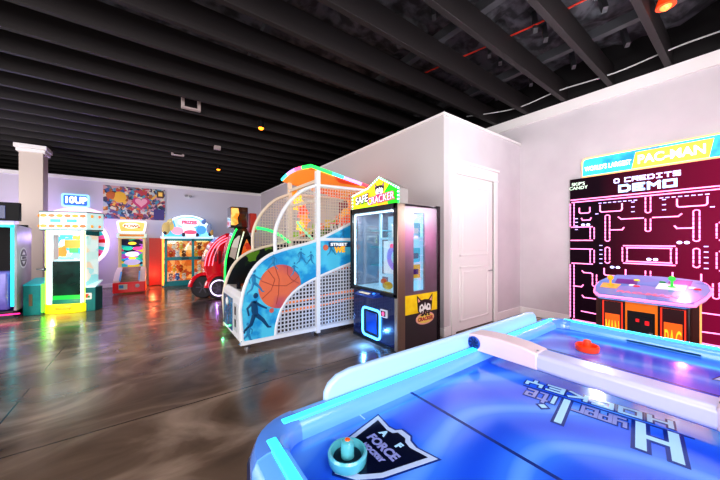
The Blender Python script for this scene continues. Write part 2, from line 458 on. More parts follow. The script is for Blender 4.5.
t = thing('emergency_light', 'small grey twin-head emergency light high on the back wall', 'emergency light', (.97, YB, 2.9))
MB().box((.90, YB-.06, 2.88), (1.04, YB+.004, 2.96)).build('housing', M['trim_white'], t, bevel=.008)
for dx in (-.06, .06): MB().lathe((.97+dx, YB-.06, 2.93), [(.03, 0), (.045, -.05), (.04, -.055)], 14, (0, 1, 0)).build('lamp_head', M['steel'], t)
#@@PART2
# ================================================================== AIR HOCKEY TABLE
TX0, TX1, TY0, TY1 = .21, 2.50, -.30, .94
SZ, RZ = .775, .825
TW = .108
tbl = thing('air_hockey_table', 'big blue air hockey table with glowing cyan rails and a white bridge across the middle', 'air hockey table', ((TX0+TX1)/2, (TY0+TY1)/2, 0))
MBODY = mat('table_navy', '#12204a', .35)
body = MB().box((TX0+.06, TY0+.06, .30), (TX1-.06, TY1-.06, .74))
body.box((TX0+.02, TY0+.02, .66), (TX1-.02, TY1-.02, .745))
body.build('cabinet', MBODY, tbl, bevel=.02)
for x in (TX0+.35, TX1-.35):
    for y in (TY0+.25, TY1-.25):
        MB().box((x-.07, y-.09, .03), (x+.07, y+.09, .30)).lathe((x, y, 0), [(.05, 0), (.05, .03)], 16).build('leg', MBODY, tbl, bevel=.01)

def surface_material():
    m = bpy.data.materials.new('blue_playing_surface'); m.use_nodes = True
    nt = m.node_tree; p = nt.nodes['Principled BSDF']; L = nt.links
    tc = nt.nodes.new('ShaderNodeTexCoord')
    w = nt.nodes.new('ShaderNodeTexWave'); w.wave_type = 'RINGS'; w.rings_direction = 'Z'
    w.inputs['Scale'].default_value = 1.3; w.inputs['Distortion'].default_value = 7; w.inputs['Detail'].default_value = 1.2; w.inputs['Detail Scale'].default_value = .8
    mp = nt.nodes.new('ShaderNodeMapping'); mp.inputs['Location'].default_value = (.5, .3, 0)
    L.new(tc.outputs['Object'], mp.inputs[0]); L.new(mp.outputs[0], w.inputs['Vector'])
    rp = nt.nodes.new('ShaderNodeValToRGB'); e = rp.color_ramp.elements
    e[0].position = .0; e[0].color = hexc('#2058e8')+(1,); e[1].position = 1.; e[1].color = hexc('#5f9cff')+(1,)
    x = e.new(.8); x.color = hexc('#3a7af6')+(1,)
    L.new(w.outputs['Fac'], rp.inputs[0]); L.new(rp.outputs[0], p.inputs['Base Color'])
    p.inputs['Roughness'].default_value = .12; p.inputs['Specular IOR Level'].default_value = .6
    L.new(rp.outputs[0], p.inputs['Emission Color']); p.inputs['Emission Strength'].default_value = .10
    p.inputs['Coat Weight'].default_value = .4; p.inputs['Coat Roughness'].default_value = .06
    return m
MSURF = surface_material()
MB().box((TX0+.1, TY0+.1, SZ-.03), (TX1-.1, TY1-.1, SZ)).build('playing_surface', MSURF, tbl)
MRAIL = mat('frosted_rail', '#6ea6ee', .22, emit='#1f9cf8', es=.24, coat=.4)  # cyan glow around the light strips put into the rail as emission
MCORN = mat('corner_cap', '#5f8fdc', .2, emit='#2a5ed0', es=.22, coat=.5)
# rounded rail profile: (distance inwards, height)
prof = [(0, .745), (0, .795), (.012, .818), (.04, RZ), (.078, RZ), (.098, .812), (TW, .795), (TW, .745)]
def rail(a, b, inward):
    a = Vector(a); b = Vector(b); i = Vector(inward)
    return MB().prism([Vector((a.x, a.y, 0))+i*d+Vector((0, 0, h)) for d, h in prof], b-a)
R = .17
for y, s in ((TY1, -1), (TY0, 1)):
    rail((TX0+R, y, 0), (TX1-R, y, 0), (0, s, 0)).build('side_rail', MRAIL, tbl)
    MB().bar((TX0+R-.05, y+s*.066, RZ+.001), (TX1-R+.05, y+s*.066, RZ+.001), .030, .012).build('light_strip', glow('rail_light', '#3ce2ff', 1.5) if 'rail_light' not in bpy.data.materials else bpy.data.materials['rail_light'], tbl, bevel=.005)
for x, s in ((TX0, 1), (TX1, -1)):
    rail((x, TY0+R, 0), (x, TY1-R, 0), (s, 0, 0)).build('end_rail', MRAIL, tbl)
    MB().bar((x+s*.066, TY0+R-.05, RZ+.001), (x+s*.066, TY1-R+.05, RZ+.001), .030, .012).build('light_strip', bpy.data.materials['rail_light'], tbl, bevel=.005)
    # goal slot in the inner face of the end rail
    MB().box((x+s*(TW-.004)-.004, (TY0+TY1)/2-.15, SZ+.001), (x+s*(TW-.004)+.004, (TY0+TY1)/2+.15, SZ+.012)).build('goal_slot', MBODY, tbl)
for cx_, cy_, a0 in ((TX0+R, TY1-R, 90), (TX0+R, TY0+R, 180), (TX1-R, TY0+R, 270), (TX1-R, TY1-R, 0)):
    mb = MB(); n = 8; vs = []; fs = []; m_ = len(prof)
    for k in range(n+1):
        a = math.radians(a0+90*k/n)
        for d, h in prof:
            vs.append((cx_+math.cos(a)*(R-d), cy_+math.sin(a)*(R-d), h + (.004 if h > .80 else 0)))
    for k in range(n):
        for q in range(m_):
            fs.append((k*m_+q, k*m_+(q+1) % m_, (k+1)*m_+(q+1) % m_, (k+1)*m_+q))
    fs.append(list(range(m_))[::-1]); fs.append([n*m_+q for q in range(m_)])
    mb.add(vs, fs); mb.build('corner_cap', MCORN, tbl)
# upright side guards on the long rails
MFIN = mat('frosted_guard', '#abc6ec', .3, emit='#6ac4ff', es=.12)
for y in (TY1-.030, TY0):
    pr = [(.505, .80), (.507, .845), (.525, .875), (.56, .897), (.62, .907), (1.36, .905), (2.10, .907), (2.17, .897), (2.20, .875), (2.215, .845), (2.217, .80)]
    MB().prism([(a, y, b) for a, b in pr], (0, .030, 0)).build('side_guard', MFIN, tbl, bevel=.012, seg=3)
# score bridge across the middle
MBR = mat('bridge_white', '#bdbde6', .3)
BX0, BX1 = 1.39, 1.50
br = MB().box((BX0, TY0+.07, .818), (BX1, TY1-.07, .893)).build('score_bridge', MBR, tbl, bevel=.018, seg=3)
MB().box((BX0+.02, TY0+.12, .814), (BX1-.02, TY1-.12, .820)).build('bridge_underside', mat('bridge_shadow_blue', '#1c3f9c', .4), br)  # thin sheet with the shadow under the bridge put into its colour
for s, y in ((1, TY1), (-1, TY0)):
    c = [(y-s*.37, .820), (y-s*.05, .820)]
    for k in range(9):
        a = -PI/2 + PI*k/8
        c.append((y-s*.05+s*.042*math.cos(a), .862+.042*math.sin(a)))
    c += [(y-s*.12, .911), (y-s*.20, .914), (y-s*.30, .908), (y-s*.37, .895)]
    ec = MB().prism([(BX0-.002, p, q) for p, q in c], (BX1-BX0+.006, 0, 0)).build('bridge_end_cap', mat('cap_pinkish_white', '#dcc6d0', .3) if 'cap_pinkish_white' not in bpy.data.materials else bpy.data.materials['cap_pinkish_white'], tbl, bevel=.012, seg=3)
    fy = y-s*.062
    fan = MB().lathe((BX0-.0025, fy, .858), [(.034, 0), (.034, -.006), (.030, -.008), (.030, -.003)], 28, (1, 0, 0))
    fan.build('fan_ring', mat('fan_blue', '#1d4fae', .3) if 'fan_blue' not in bpy.data.materials else bpy.data.materials['fan_blue'], ec)
    bl = MB()
    for k in range(7):
        a = 2*PI*k/7
        p = [(0.007, 0), (.030, -.006), (.031, .008), (.012, .008)]
        bl.prism([(BX0-.0085, fy+u*math.cos(a)-v*math.sin(a), .858+u*math.sin(a)+v*math.cos(a)) for u, v in p], (.002, 0, 0))
    bl.lathe((BX0-.0065, fy, .858), [(.010, 0), (.010, -.006)], 14, (1, 0, 0))
    bl.build('fan_blade', mat('fan_navy', '#0b2462', .35) if 'fan_navy' not in bpy.data.materials else bpy.data.materials['fan_navy'], ec)
    for q in (.02, .29):
        MB().lathe((BX0+.03, y-s*(.07+q), .903-.004*(q > .1)), [(.006, 0), (.006, .004)], 10).build('screw', M['steel'], ec)
# printed marks on the surface
ZM = SZ+.0006
MINK = mat('navy_ink', '#0d2f86', .2, spec=.6); MLET = mat('pale_letter_ink', '#a9d4f6', .15, emit='#8fc4f4', es=.15); MLIL = mat('lilac_letter_ink', '#8f98d8', .15)
yc = (TY0+TY1)/2; xc = (TX0+TX1)/2
for x in (.862, 2*xc-.862): MB().box((x-.006, TY0+TW, ZM-.0004), (x+.006, TY1-TW, ZM+.0004)).build('surface_line', MINK, tbl)
def logo():
    # squared lettering, turned about ten degrees, that reads from the far end of the table
    O = Vector((1.378, .140)); RT = Vector((-.173, .985)); UP = Vector((-.985, -.173))
    def mp0(u, v, l): q = O+RT*(u*.97)+UP*(v*.93); return (q.x, q.y, ZM+l)
    jobs = [('H', .018, .018, .078, .165, .026)]                 # letter, along, up, width, height, stroke
    x = .135
    for ch in 'yper': jobs.append((ch, x, .020, .027, .062, .0115)); x += .0395
    jobs.append(('l', .307, .020, .004, .100, .022))
    jobs.append(('i', .346, .020, .004, .062, .0125))
    jobs.append(('t', .368, .020, .026, .062, .0115)); jobs.append(('e', .412, .020, .028, .062, .0115))
    x = .02
    for ch in 'HOCKEY': jobs.append((ch, x, -.080, .052, .050, .014)); x += .078
    out, inn, lil, lil2 = MB(), MB(), MB(), MB()
    for ch, x0, y0, w_, h_, st in jobs:
        for stroke in GLY[ch]:
            pts = [(x0+u*w_, y0+v*h_) for u, v in stroke]
            out.ribbon(pts, st*1.8, mp0, .0006)
            (lil if ch in 'yper' and x0 < .30 else (lil2 if ch in 'te' else inn)).ribbon(pts, st, lambda u, v, l: mp0(u, v, l+.0012), .0006)
    dm_ = [(.346, .165), (.372, .135), (.346, .105), (.320, .135)]
    dm_ = [(a+.022, b) for a, b in dm_]
    out.prism([mp0(a, b, 0) for a, b in dm_], (0, 0, .0006))
    c = (.368, .135); inn.prism([mp0(c[0]+(a-c[0])*.6, c[1]+(b-c[1])*.6, .0010) for a, b in dm_], (0, 0, .0006))
    out.prism([mp0(a, b, 0) for a, b in ((-.03, -.004), (.47, -.004), (.47, .004), (-.03, .004))], (0, 0, .0006))
    out.build('logo_outline', MINK, tbl, smooth=False)
    inn.build('logo_lettering', MLET, tbl, smooth=False); lil.build('logo_lettering', MLIL, tbl, smooth=False); lil2.build('logo_lettering', MLIL, tbl, smooth=False)
logo()
def crest(flip):
    def W(p): return (p[0], p[1], ZM) if not flip else (2*xc-p[0], 2*yc-p[1], ZM)
    c0 = .661
    def ring(k, top):
        pts = [(.652, .790), (.640, .72), (.646, .695), (.665, .685), (.665, .645), (.650, .630), (.643, .60), (.660, .532), (.49, .575), (.43, .61), (.395, c0), (.43, .715), (.49, .752)]
        cx0 = .54
        return [(cx0+(a-cx0)*k, c0+(b-c0)*k) for a, b in pts]
    MB().prism([W(p) for p in ring(1.06, 0)], (0, 0, .0006)).build('crest_border', MINK, tbl)
    MB().prism([W(p)[:2]+(ZM+.0006,) for p in ring(1.0, 0)], (0, 0, .0006)).build('crest_band', mat('crest_silver', '#b9cdf2', .15) if 'crest_silver' not in bpy.data.materials else bpy.data.materials['crest_silver'], tbl)
    MB().prism([W(p)[:2]+(ZM+.0012,) for p in ring(.84, 0)], (0, 0, .0006)).build('crest_field', mat('crest_dark', '#0a1230' if not flip else '#7a1a6a', .12) , tbl)
    t = MB(); rt = (0, -1, 0) if not flip else (0, 1, 0); up = (1, 0, 0) if not flip else (-1, 0, 0)
    def T(b, size, x, y, sx=1.):
        w_ = W((x, y)); t.text(b, size, (w_[0], w_[1], ZM+.0018), rt, up, .0005, 'CENTER', .002, sx)
    for nm, args in (('A', (.034, .605, .705)), ('F', (.034, .605, .635)), ('FORCE', (.042, .562, .662, .95)), ('HOCKEY', (.022, .525, .662)), ('.  .  .', (.03, .475, .661))):
        t = MB(); T(nm, *args); t.build('crest_lettering', MLIL if nm in ('FORCE', 'HOCKEY') else MLET, tbl)
crest(False); crest(True)
MB().box((.60, TY1-TW-.03, ZM-.0004), (.604, TY1-TW, ZM+.0004)).build('surface_tick', MLET, tbl)

M['dark_cup'] = mat('cup_dark', '#0c2c40', .3)
def striker(x, y, m1, m2, label, spot):
    t = thing('striker', label, 'striker', (x, y, SZ))
    MB().lathe((x, y, SZ), [(.046, .0), (.052, .004), (.055, .012), (.056, .030), (.052, .036), (.047, .034), (.043, .018), (.022, .014)], 32).build('rim', m1, t)
    MB().lathe((x, y, SZ+.012), [(.042, .0), (.020, .003), (.019, .012), (.019, .038), (.017, .048), (.010, .052), (.0, .053)], 24).build('grip', m2, t)
    MB().lathe((x, y, SZ+.016), [(.040, 0), (.040, .003)], 24).build('cup_floor', M['dark_cup'] if spot else m1, t)
    if spot: MB().lathe((x, y, SZ+.064), [(.008, 0), (.007, .002), (0, .003)], 14).build('grip_sticker', M['orange'], t)
    return t
striker(.445, .675, mat('striker_teal', '#5ab4c4', .2, coat=.5), mat('striker_teal_grip', '#58aebc', .2, coat=.5), 'pale teal striker beside the dark crest at the near left corner of the blue table', True)
MO = mat('striker_orange', '#ff4a1e', .3, emit='#ff3a10', es=.25)
striker(2.00, .56, MO, MO, 'bright orange striker on the far half of the air hockey table', False)

# ================================================================== CLAW MACHINE
CX0, CX1, CY0, CY1, CZ = 2.43, 3.22, 2.58, 3.58, 1.87
claw = thing('claw_machine', 'tall black and grey prize machine with a green house-shaped light-up sign on top', 'arcade machine', ((CX0+CX1)/2, (CY0+CY1)/2, 0))
MSIDE = mat('gunmetal_side', '#8d8590', .3, .75, noise=(3, '#a79fac', .3, .7))
MLOW = mat('dark_gunmetal', '#5a565a', .35, .6)
MBLU = mat('deep_blue_black', '#0c1838', .25, coat=.6, emit='#0a2aa8', es=.10)  # blue glow of the prize door ring put into the emission
cab = MB()
cab.box((CX0+.03, CY0+.01, .04), (CX1, CY1-.01, .70))                          # lower body
cab.build('lower_cabinet', MBLU, claw, bevel=.008)
MB().box((CX0+.02, CY0+.02, 0), (CX1-.02, CY1-.02, .04)).build('plinth', M['black'], claw)
WX0, WX1 = 2.72, 2.93                                                          # side window
sp = MB().box((CX0+.13, CY0, .46), (WX0, CY0+.025, CZ)).box((WX1, CY0, .46), (CX1, CY0+.025, CZ)).box((WX0, CY0, .46), (WX1, CY0+.025, .75)).box((WX0, CY0, 1.77), (WX1, CY0+.025, CZ))
sp.mat(1).box((CX0+.13, CY0, .04), (CX1, CY0+.025, .46))
sp.build('side_panel', [MSIDE, MLOW], claw)
MB().box((CX0+.0, CY0-.012, .03), (CX0+.13, CY0+.05, CZ)).build('corner_post', mat('pale_bronze_steel', '#a89a8c', .3, .8), claw, bevel=.006)
MB().box((CX0+.10, CY1-.025, .03), (CX1, CY1, CZ)).build('side_panel', MSIDE, claw)
MB().box((CX1-.03, CY0+.03, .03), (CX1, CY1-.03, CZ)).build('back_panel', MSIDE, claw)
MB().box((CX1-.04, CY0-.01, .03), (CX1+.02, CY0+.03, CZ+.01)).build('rear_edge', M['satin_black'], claw, bevel=.004)
MB().box((CX0, CY0, CZ-.03), (CX1, CY1, CZ)).build('roof_panel', MSIDE, claw, bevel=.004)
fr = MB()
fr.box((CX0-.02, CY0-.0, .70), (CX0+.05, CY0+.05, CZ-.0)).box((CX0-.02, CY1-.05, .70), (CX0+.05, CY1, CZ)).box((CX0-.02, CY0, 1.80), (CX0+.05, CY1, CZ)).box((CX0-.02, CY0, .69), (CX0+.05, CY1, .74))
fr.build('window_frame', M['satin_black'], claw, bevel=.006)
MB().box((CX0+.0, CY0+.05, .74), (CX0+.012, CY1-.05, 1.80)).build('front_glass', M['glass'], claw)
MB().box((WX0, CY0+.004, .75), (WX1, CY0+.012, 1.77)).build('side_glass', M['glass'], claw)
MB().bar((CX0+.03, CY0+.06, 1.785), (CX0+.03, CY1-.06, 1.785), .02).bar((CX0+.03, CY1-.06, .75), (CX0+.03, CY1-.06, 1.78), .018).build('inner_light', glow('cabinet_light', '#dff2ff', 3.0), claw)
MIN = mat('cabinet_interior', '#b9d6e2', .4, emit='#a8d4ea', es=.60)  # light inside the cabinet put into the shelves as emission
inn = MB().box((CX0+.06, CY0+.03, .70), (CX1-.06, CY1-.03, .73)).box((CX1-.08, CY0+.03, .73), (CX1-.05, CY1-.03, 1.80))
inn.box((CX0+.30, CY1-.33, .73), (CX0+.33, CY1-.29, 1.80)).box((CX0+.3, CY0+.04, 1.42), (CX1-.08, CY1-.30, 1.45)).box((CX0+.3, CY0+.04, .88), (CX1-.08, CY1-.30, .91))
inn.build('inner_shelf', MIN, claw)
sh = MB()
for z in (1.02, 1.30, 1.55): sh.box((CX0+.35, CY1-.27, z), (CX1-.1, CY1-.04, z+.015))
sh.build('display_rack', mat('rack_teal', '#5aa8b8', .35), claw)
ring = MB().box((CX0+.315, CY0+.13, .93), (CX0+.33, CY0+.62, 1.40))
ring.mat(1).lathe((CX0+.312, CY0+.34, 1.17), [(.19, 0), (.19, -.012), (.155, -.014), (.155, -.002)], 36, (1, 0, 0))
ring.mat(2).lathe((CX0+.312, CY0+.34, 1.17), [(.10, 0), (.10, -.010)], 30, (1, 0, 0))
ring.mat(3)
for a in (.5, 1.2, 2.2, 3.3): ring.lathe((CX0+.312, CY0+.34+.16*math.cos(a+.5), 1.17+.19*math.sin(a+.5)), [(.03, 0), (.03, -.02)], 10, (1, 0, 0))
ring.build('target_board', [mat('board_white', '#f0f6fa', .3, emit='#dcecf8', es=.45), mat('ring_lilac', '#a99be0', .3, emit='#a48cf0', es=.5), mat('ring_pale', '#c9ecf4', .3, emit='#c9ecf4', es=.4), glow('ring_pink', '#ff5a8c', 1.)], claw)
# control shelf, readers, prize door with light ring
cs = MB().prism([(CX0+.03, CY0+.30, .66), (CX0-.13, CY0+.30, .655), (CX0-.14, CY0+.30, .675), (CX0+.03, CY0+.30, .73)], (0, .42, 0))
cs.build('control_shelf', mat('shelf_blue', '#1c3f9a', .3), claw, bevel=.006)
MB().box((CX0-.12, CY0+.44, .69), (CX0-.02, CY0+.64, .70)).build('instruction_plate', mat('plate_cream', '#efe6d0', .4, emit='#efe6d0', es=.3), claw)
MB().lathe((CX0-.06, CY0+.38, .69), [(.02, 0), (.02, .02), (.0, .024)], 16).build('push_button', glow('button_blue', '#3a8cff', 1.5), claw)
XF = CX0+.028
lp = rrect(CY0+.345, .075, CY0+.735, .46, .06)
MB().tube([(XF-.012, a, b) for a, b in lp], .016, 8, True).build('prize_door_light', glow('door_ring_light', '#5cb4ff', 3.2), claw)
MB().prism([(XF-.004, a, b) for a, b in rrect(CY0+.365, .095, CY0+.715, .44, .05)], (.012, 0, 0)).build('prize_door_surround', M['black'], claw)
MB().box((XF-.012, CY0+.42, .13), (XF+.002, CY0+.66, .41)).build('prize_door', mat('door_blue_glass', '#123a7a', .15, emit='#1450c8', es=.25), claw, bevel=.01)
MB().box((XF-.02, CY0+.205, .40), (XF+.003, CY0+.335, .50)).mat(1).box((XF-.024, CY0+.225, .415), (XF-.019, CY0+.315, .485)).mat(2).lathe((XF-.023, CY0+.27, .45), [(.028, 0), (.028, -.004)], 18, (1, 0, 0)).build('card_reader', [M['white'], M['black'], glow('reader_ring', '#e85a8c', .9)], claw, bevel=.004)
MB().lathe((XF+.002, CY1-.09, .62), [(.014, 0), (.014, -.01)], 14, (1, 0, 0)).build('lock', M['chrome'], claw)
# yellow side band and emblem
MB().box((CX0+.13, CY0-.003, .46), (CX1-.04, CY0, .705)).build('side_band', mat('band_yellow', '#ffdc2a', .4, noise=(8, '#f0c418', .4, .7)), claw)
def emblem(mb, P, s=1.):
    """pointed-ear badge over a word plate; P(u, v, lift)"""
    def poly(pts, lift): mb.prism([P(u*s, v*s, lift) for u, v in pts], Vector(P(0, 0, lift+.002))-Vector(P(0, 0, lift)))
    mb.mat(1); poly([(-.14, -.02), (-.15, .06), (-.16, .20), (-.075, .125), (0, .135), (.075, .125), (.16, .20), (.15, .06), (.14, -.02), (.07, -.08), (-.07, -.08)], .0005)
    mb.mat(2); poly([(-.135, .10), (-.145, .165), (-.095, .115)], .003); poly([(.135, .10), (.145, .165), (.095, .115)], .003)
    mb.mat(0); poly([(-.12, -.02), (-.11, .05), (-.06, .075), (-.02, .03), (0, .10), (.02, .03), (.06, .075), (.11, .05), (.12, -.02), (.06, -.075), (-.06, -.075)], .003)
    mb.mat(1); poly([(-.07+.016*math.cos(a), .025+.02*math.sin(a)) for a in [2*PI*k/12 for k in range(12)]], .0055); poly([(.07+.016*math.cos(a), .025+.02*math.sin(a)) for a in [2*PI*k/12 for k in range(12)]], .0055)
    poly([(.03*math.cos(a), -.025+.02*math.sin(a)) for a in [2*PI*k/12 for k in range(12)]], .0055)
    mb.mat(2); poly([(.19*math.cos(a)*1., -.13+.085*math.sin(a)) for a in [2*PI*k/24 for k in range(24)]], .0058)
    mb.mat(3); poly([(.165*math.cos(a)*1., -.13+.065*math.sin(a)) for a in [2*PI*k/24 for k in range(24)]], .0082)
em = MB(); PX_, PZ_ = 2.93, .50
emblem(em, lambda u, v, l: (PX_+u, CY0-.003-l, PZ_+v), .95)
em.mat(1).text('SAFE', .085, (PX_, CY0-.0145, PZ_-.06), (1, 0, 0), (0, 0, 1), .002, 'CENTER', .004)
em.mat(4).text('CRACKER', .066, (PX_, CY0-.0145, PZ_-.13), (1, 0, 0), (0, 0, 1), .002, 'CENTER', .003)
em.build('emblem', [mat('emblem_white', '#f4f1ee', .4), mat('emblem_dark', '#35292c', .4), mat('emblem_pink', '#f0b0a8', .4), mat('emblem_yellow', '#f4d86a', .4), mat('emblem_red', '#b8324e', .4)], claw)
# house-shaped sign
sg = [(CY1-.02, CZ), (CY1-.02, 2.07), (3.18, 2.135), (2.94, 2.245), (CY0-.01, 2.055), (CY0-.01, CZ)]
MB().prism([(CX0+.02, a, b) for a, b in sg], (.16, 0, 0)).build('sign_box', mat('sign_side_grey', '#a8a2a0', .4), claw)
sgi = MB().prism([(CX0+.018, a, b) for a, b in sg], (-.006, 0, 0))
sign = sgi.build('sign_face', collage('sign_art', ['#3ddc1e', '#1fc21a', '#b8f01e', '#f4e01e', '#58e83a', '#f2b81e'], 3.2, 1.1, warp=.35), claw)
bulbs = MB(); path = [Vector((CX0+.008, a, b)) for a, b in sg]
pts = []
for a, b in zip(path[:-1], path[1:]):
    n = max(2, int((b-a).length/.042))
    for k in range(n): pts.append(a.lerp(b, k/n))
for p in pts: bulbs.ball(p, .014, 6)
bulbs.build('sign_bulbs', glow('sign_bulb', '#d2fff0', 3.0), claw)
MB().tube([p+Vector((.004, 0, 0)) for p in path], .012, 6).build('sign_edge_light', glow('sign_edge', '#1cf05a', 2.2), claw)
tx = MB(); rt, up = (0, -1, 0), (0, 0, 1)
emblem(tx, lambda u, v, l: (CX0+.010-l, 2.93-u, 2.06+v), .62)
tx.cur = 0
tx.mat(1).text('SAFE', .145, (CX0-.008, 3.30, 1.985), (0, -1, .10), up, .004, 'CENTER', .014, .95)
tx.mat(0).text('SAFE', .145, (CX0-.013, 3.30, 1.985), (0, -1, .10), up, .004, 'CENTER', .001, .95)
tx.mat(4).text('CRACKER', .135, (CX0-.002, 2.90, 1.955), (0, -1, .06), up, .004, 'CENTER', .01, .90)
tx.mat(0).text('CRACKER', .135, (CX0-.005, 2.90, 1.955), (0, -1, .06), up, .004, 'CENTER', -.002, .90)
tx.build('sign_lettering', [glow('sign_white', '#f6f4ff', 1.3), mat('sign_dark', '#2a2230', .4), mat('sign_hide', '#f0a8c8', .4), mat('sign_hide_dark', '#c85a8c', .4), mat('sign_pink', '#e02a78', .4, emit='#e02a78', es=.5)], claw)
# prizes inside
t = thing('prize_box', 'white square box with a dark emblem on the upper shelf inside the claw machine', 'prize box', (CX0+.36, 2.95, 1.45))
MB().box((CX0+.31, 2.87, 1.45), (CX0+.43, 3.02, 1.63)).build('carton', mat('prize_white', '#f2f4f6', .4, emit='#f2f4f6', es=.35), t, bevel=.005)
MB().lathe((CX0+.309, 2.945, 1.54), [(.035, 0), (.035, -.003)], 16, (1, 0, 0)).build('printed_mark', M['satin_black'], t)
t = thing('prize_toy', 'yellow and orange toy lying in the bottom tray of the claw machine', 'toy', (CX0+.2, 2.98, .73))
MB().ball((CX0+.2, 2.98, .785), (.06, .09, .055)).build('toy_body', M['yellow'], t)
MB().ball((CX0+.18, 3.04, .84), (.045, .045, .04)).build('toy_head', M['orange'], t)
t = thing('prize_card', 'pale boxed prize standing at the back of the bottom tray', 'prize box', (CX0+.24, 2.80, .73))
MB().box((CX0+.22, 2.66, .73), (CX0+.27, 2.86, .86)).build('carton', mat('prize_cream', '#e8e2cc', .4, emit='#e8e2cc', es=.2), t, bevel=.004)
MB().box((CX0+.216, 2.70, .77), (CX0+.22, 2.82, .83)).build('printed_panel', M['teal'], t)
for k, (z, c, l) in enumerate(((1.45, '#5ab8d0', 'aqua boxed prize on the upper shelf seen through the side window'), (1.12, '#30c0d8', 'turquoise boxed prize halfway up behind the side window'), (.91, '#f0b83a', 'yellow and purple boxed prize on the lower shelf behind the side window'))):
    t = thing('prize_box', l, 'prize box', (2.82, CY0+.11, z))
    if z == 1.12: MB().box((2.70, CY0+.03, z-.03), (2.95, CY0+.19, z)).build('shelf_bracket', MIN, claw)
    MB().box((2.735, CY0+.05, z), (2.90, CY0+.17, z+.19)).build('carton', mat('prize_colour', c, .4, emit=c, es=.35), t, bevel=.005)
    MB().box((2.76, CY0+.046, z+.05), (2.86, CY0+.05, z+.12)).build('printed_panel', mat('print_colour', ('#e8f4f4', '#0e6a90', '#6a2a8c')[k], .4), t)
#@@PART3
# ================================================================== BASKETBALL MACHINE
NY, FYY = 3.85, 4.93
hoop = thing('basketball_machine', 'basketball shooting machine with blue side art of an orange ball and white mesh cage', 'arcade machine', (2.05, (NY+FYY)/2, 0))
MART = mat('court_blue_art', '#58c6e2', .3, noise=(4.5, '#2494cc', .47, .60), emit='#1c86c8', es=.08)
MARTD = mat('silhouette_navy', '#124a72', .35)
topc = [(.93, .10), (.90, .52), (.945, .77), (1.053, 1.016), (1.225, 1.18), (1.465, 1.275), (1.975, 1.406), (2.567, 1.668), (3.25, 1.97)]
topc = topc[:2] + [(a.x, a.y) for a in smooth_curve([(p[0], p[1], 0) for p in topc[1:]], 4)][1:]
lowc = [(3.25, 1.21), (2.567, 1.031), (1.975, .847), (1.657, .70), (1.465, .504), (1.374, .275), (1.352, .10)]
lows = [(a.x, a.y) for a in smooth_curve([(p[0], p[1], 0) for p in lowc], 4)]
upc = [(1.356, 1.24), (1.362, 1.564), (1.5, 1.875), (1.729, 2.114), (1.985, 2.235)]
ups = [(a.x, a.y) for a in smooth_curve([(p[0], p[1], 0) for p in upc], 5)]
MNET = mat('cage_net', '#d9cdbd', .5); MMESH = mat('white_mesh', '#dfe3ea', .35)
for y, art, side in ((NY, MART, 1), (FYY, collage('inner_graffiti', ['#0c1014', '#12181c', '#10140f', '#1a2a18', '#5a8a1e', '#0c0f12', '#101418'], 5, 0, .3, warp=.5), -1)):
    d = .012
    pan = MB().prism([(a, y-d, b) for a, b in topc+lows], (0, 2*d, 0))
    pan.build('side_art_panel', art, hoop)
    F = MB()
    F.tube([(a, y, b) for a, b in topc], .024, 8)
    F.tube([(a, y, b) for a, b in lows], .024, 8)
    F.bar((.90, y, .09), (3.27, y, .09), .05).bar((2.0, y, .03), (2.0, y, 2.49), .06, .075, (0, 1, 0)).bar((3.24, y, .03), (3.24, y, 2.27), .05)
    F.bar((2.03, y, 1.425), (3.24, y, 1.425), .045)
    F.tube([(a, y, b) for a, b in ups]+[(3.24, y, 2.26)], .026, 8)
    F.build('side_frame', M['white'] if side > 0 else M['offwhite'], hoop)
    lowpoly = lows + [(3.25, .10)]
    MB().lattice(lowpoly, .054, .017, lambda u, v, l, y=y: (u, y-.006+l, v), .012).build('lower_mesh', MMESH, hoop, smooth=False)
    i0 = [p for p in topc if p[0] > 1.36]
    netp = [p for p in ups] + [(3.24, 2.25)] + i0[::-1]
    MB().lattice(netp, .047, .0085, lambda u, v, l, y=y: (u, y-.004+l, v), .008).build('cage_net', MNET, hoop, smooth=False)
# art printed on the near side
g = MB(); yy = NY-.0125
def disc(mb, c, r, lift, n=40, sq=1.): mb.prism([(c[0]+r*math.cos(2*PI*k/n)*sq, yy-lift, c[1]+r*math.sin(2*PI*k/n)) for k in range(n)], (0, -.002, 0))
bc, brr = (1.425, .775), .30
inside = lambda p: True
ballpoly = []
for k in range(64):
    a = 2*PI*k/64; x, z = bc[0]+brr*math.cos(a), bc[1]+brr*math.sin(a)
    # the mesh cut-out clips the ball at its lower right
    for s in range(40):
        ok = True
        for (p, q) in zip(lows[:-1], lows[1:]):
            x0, x1 = min(p[0], q[0]), max(p[0], q[0])
            if x0 <= x <= x1:
                zz = p[1]+(q[1]-p[1])*((x-p[0])/((q[0]-p[0]) or 1))
                if z < zz+.03: ok = False
        if ok: break
        x += (bc[0]-x)*.04; z += (bc[1]-z)*.04
    ballpoly.append((x, yy-.001, z))
g.prism(ballpoly, (0, -.002, 0))
mball = mat('ball_art_orange', '#dc7450', .4, noise=(1.6, '#b4526a', .45, .62))
g.mat(1)
def seam(pts): g.tube([(a, yy-.0035, b) for a, b in pts], .0042, 6)
seam([(bc[0]-.27, bc[1]+.10), (bc[0]-.1, bc[1]+.02), (bc[0]+.08, bc[1]-.0), (bc[0]+.2, bc[1]+.06), (bc[0]+.27, bc[1]+.12)])
seam([(bc[0]-.08, bc[1]+.28), (bc[0]-.02, bc[1]+.1), (bc[0]-.03, bc[1]-.1), (bc[0]-.06, bc[1]-.24)])
seam([(bc[0]-.25, bc[1]-.14), (bc[0]-.13, bc[1]-.04), (bc[0]-.08, bc[1]+.1), (bc[0]-.17, bc[1]+.23)])
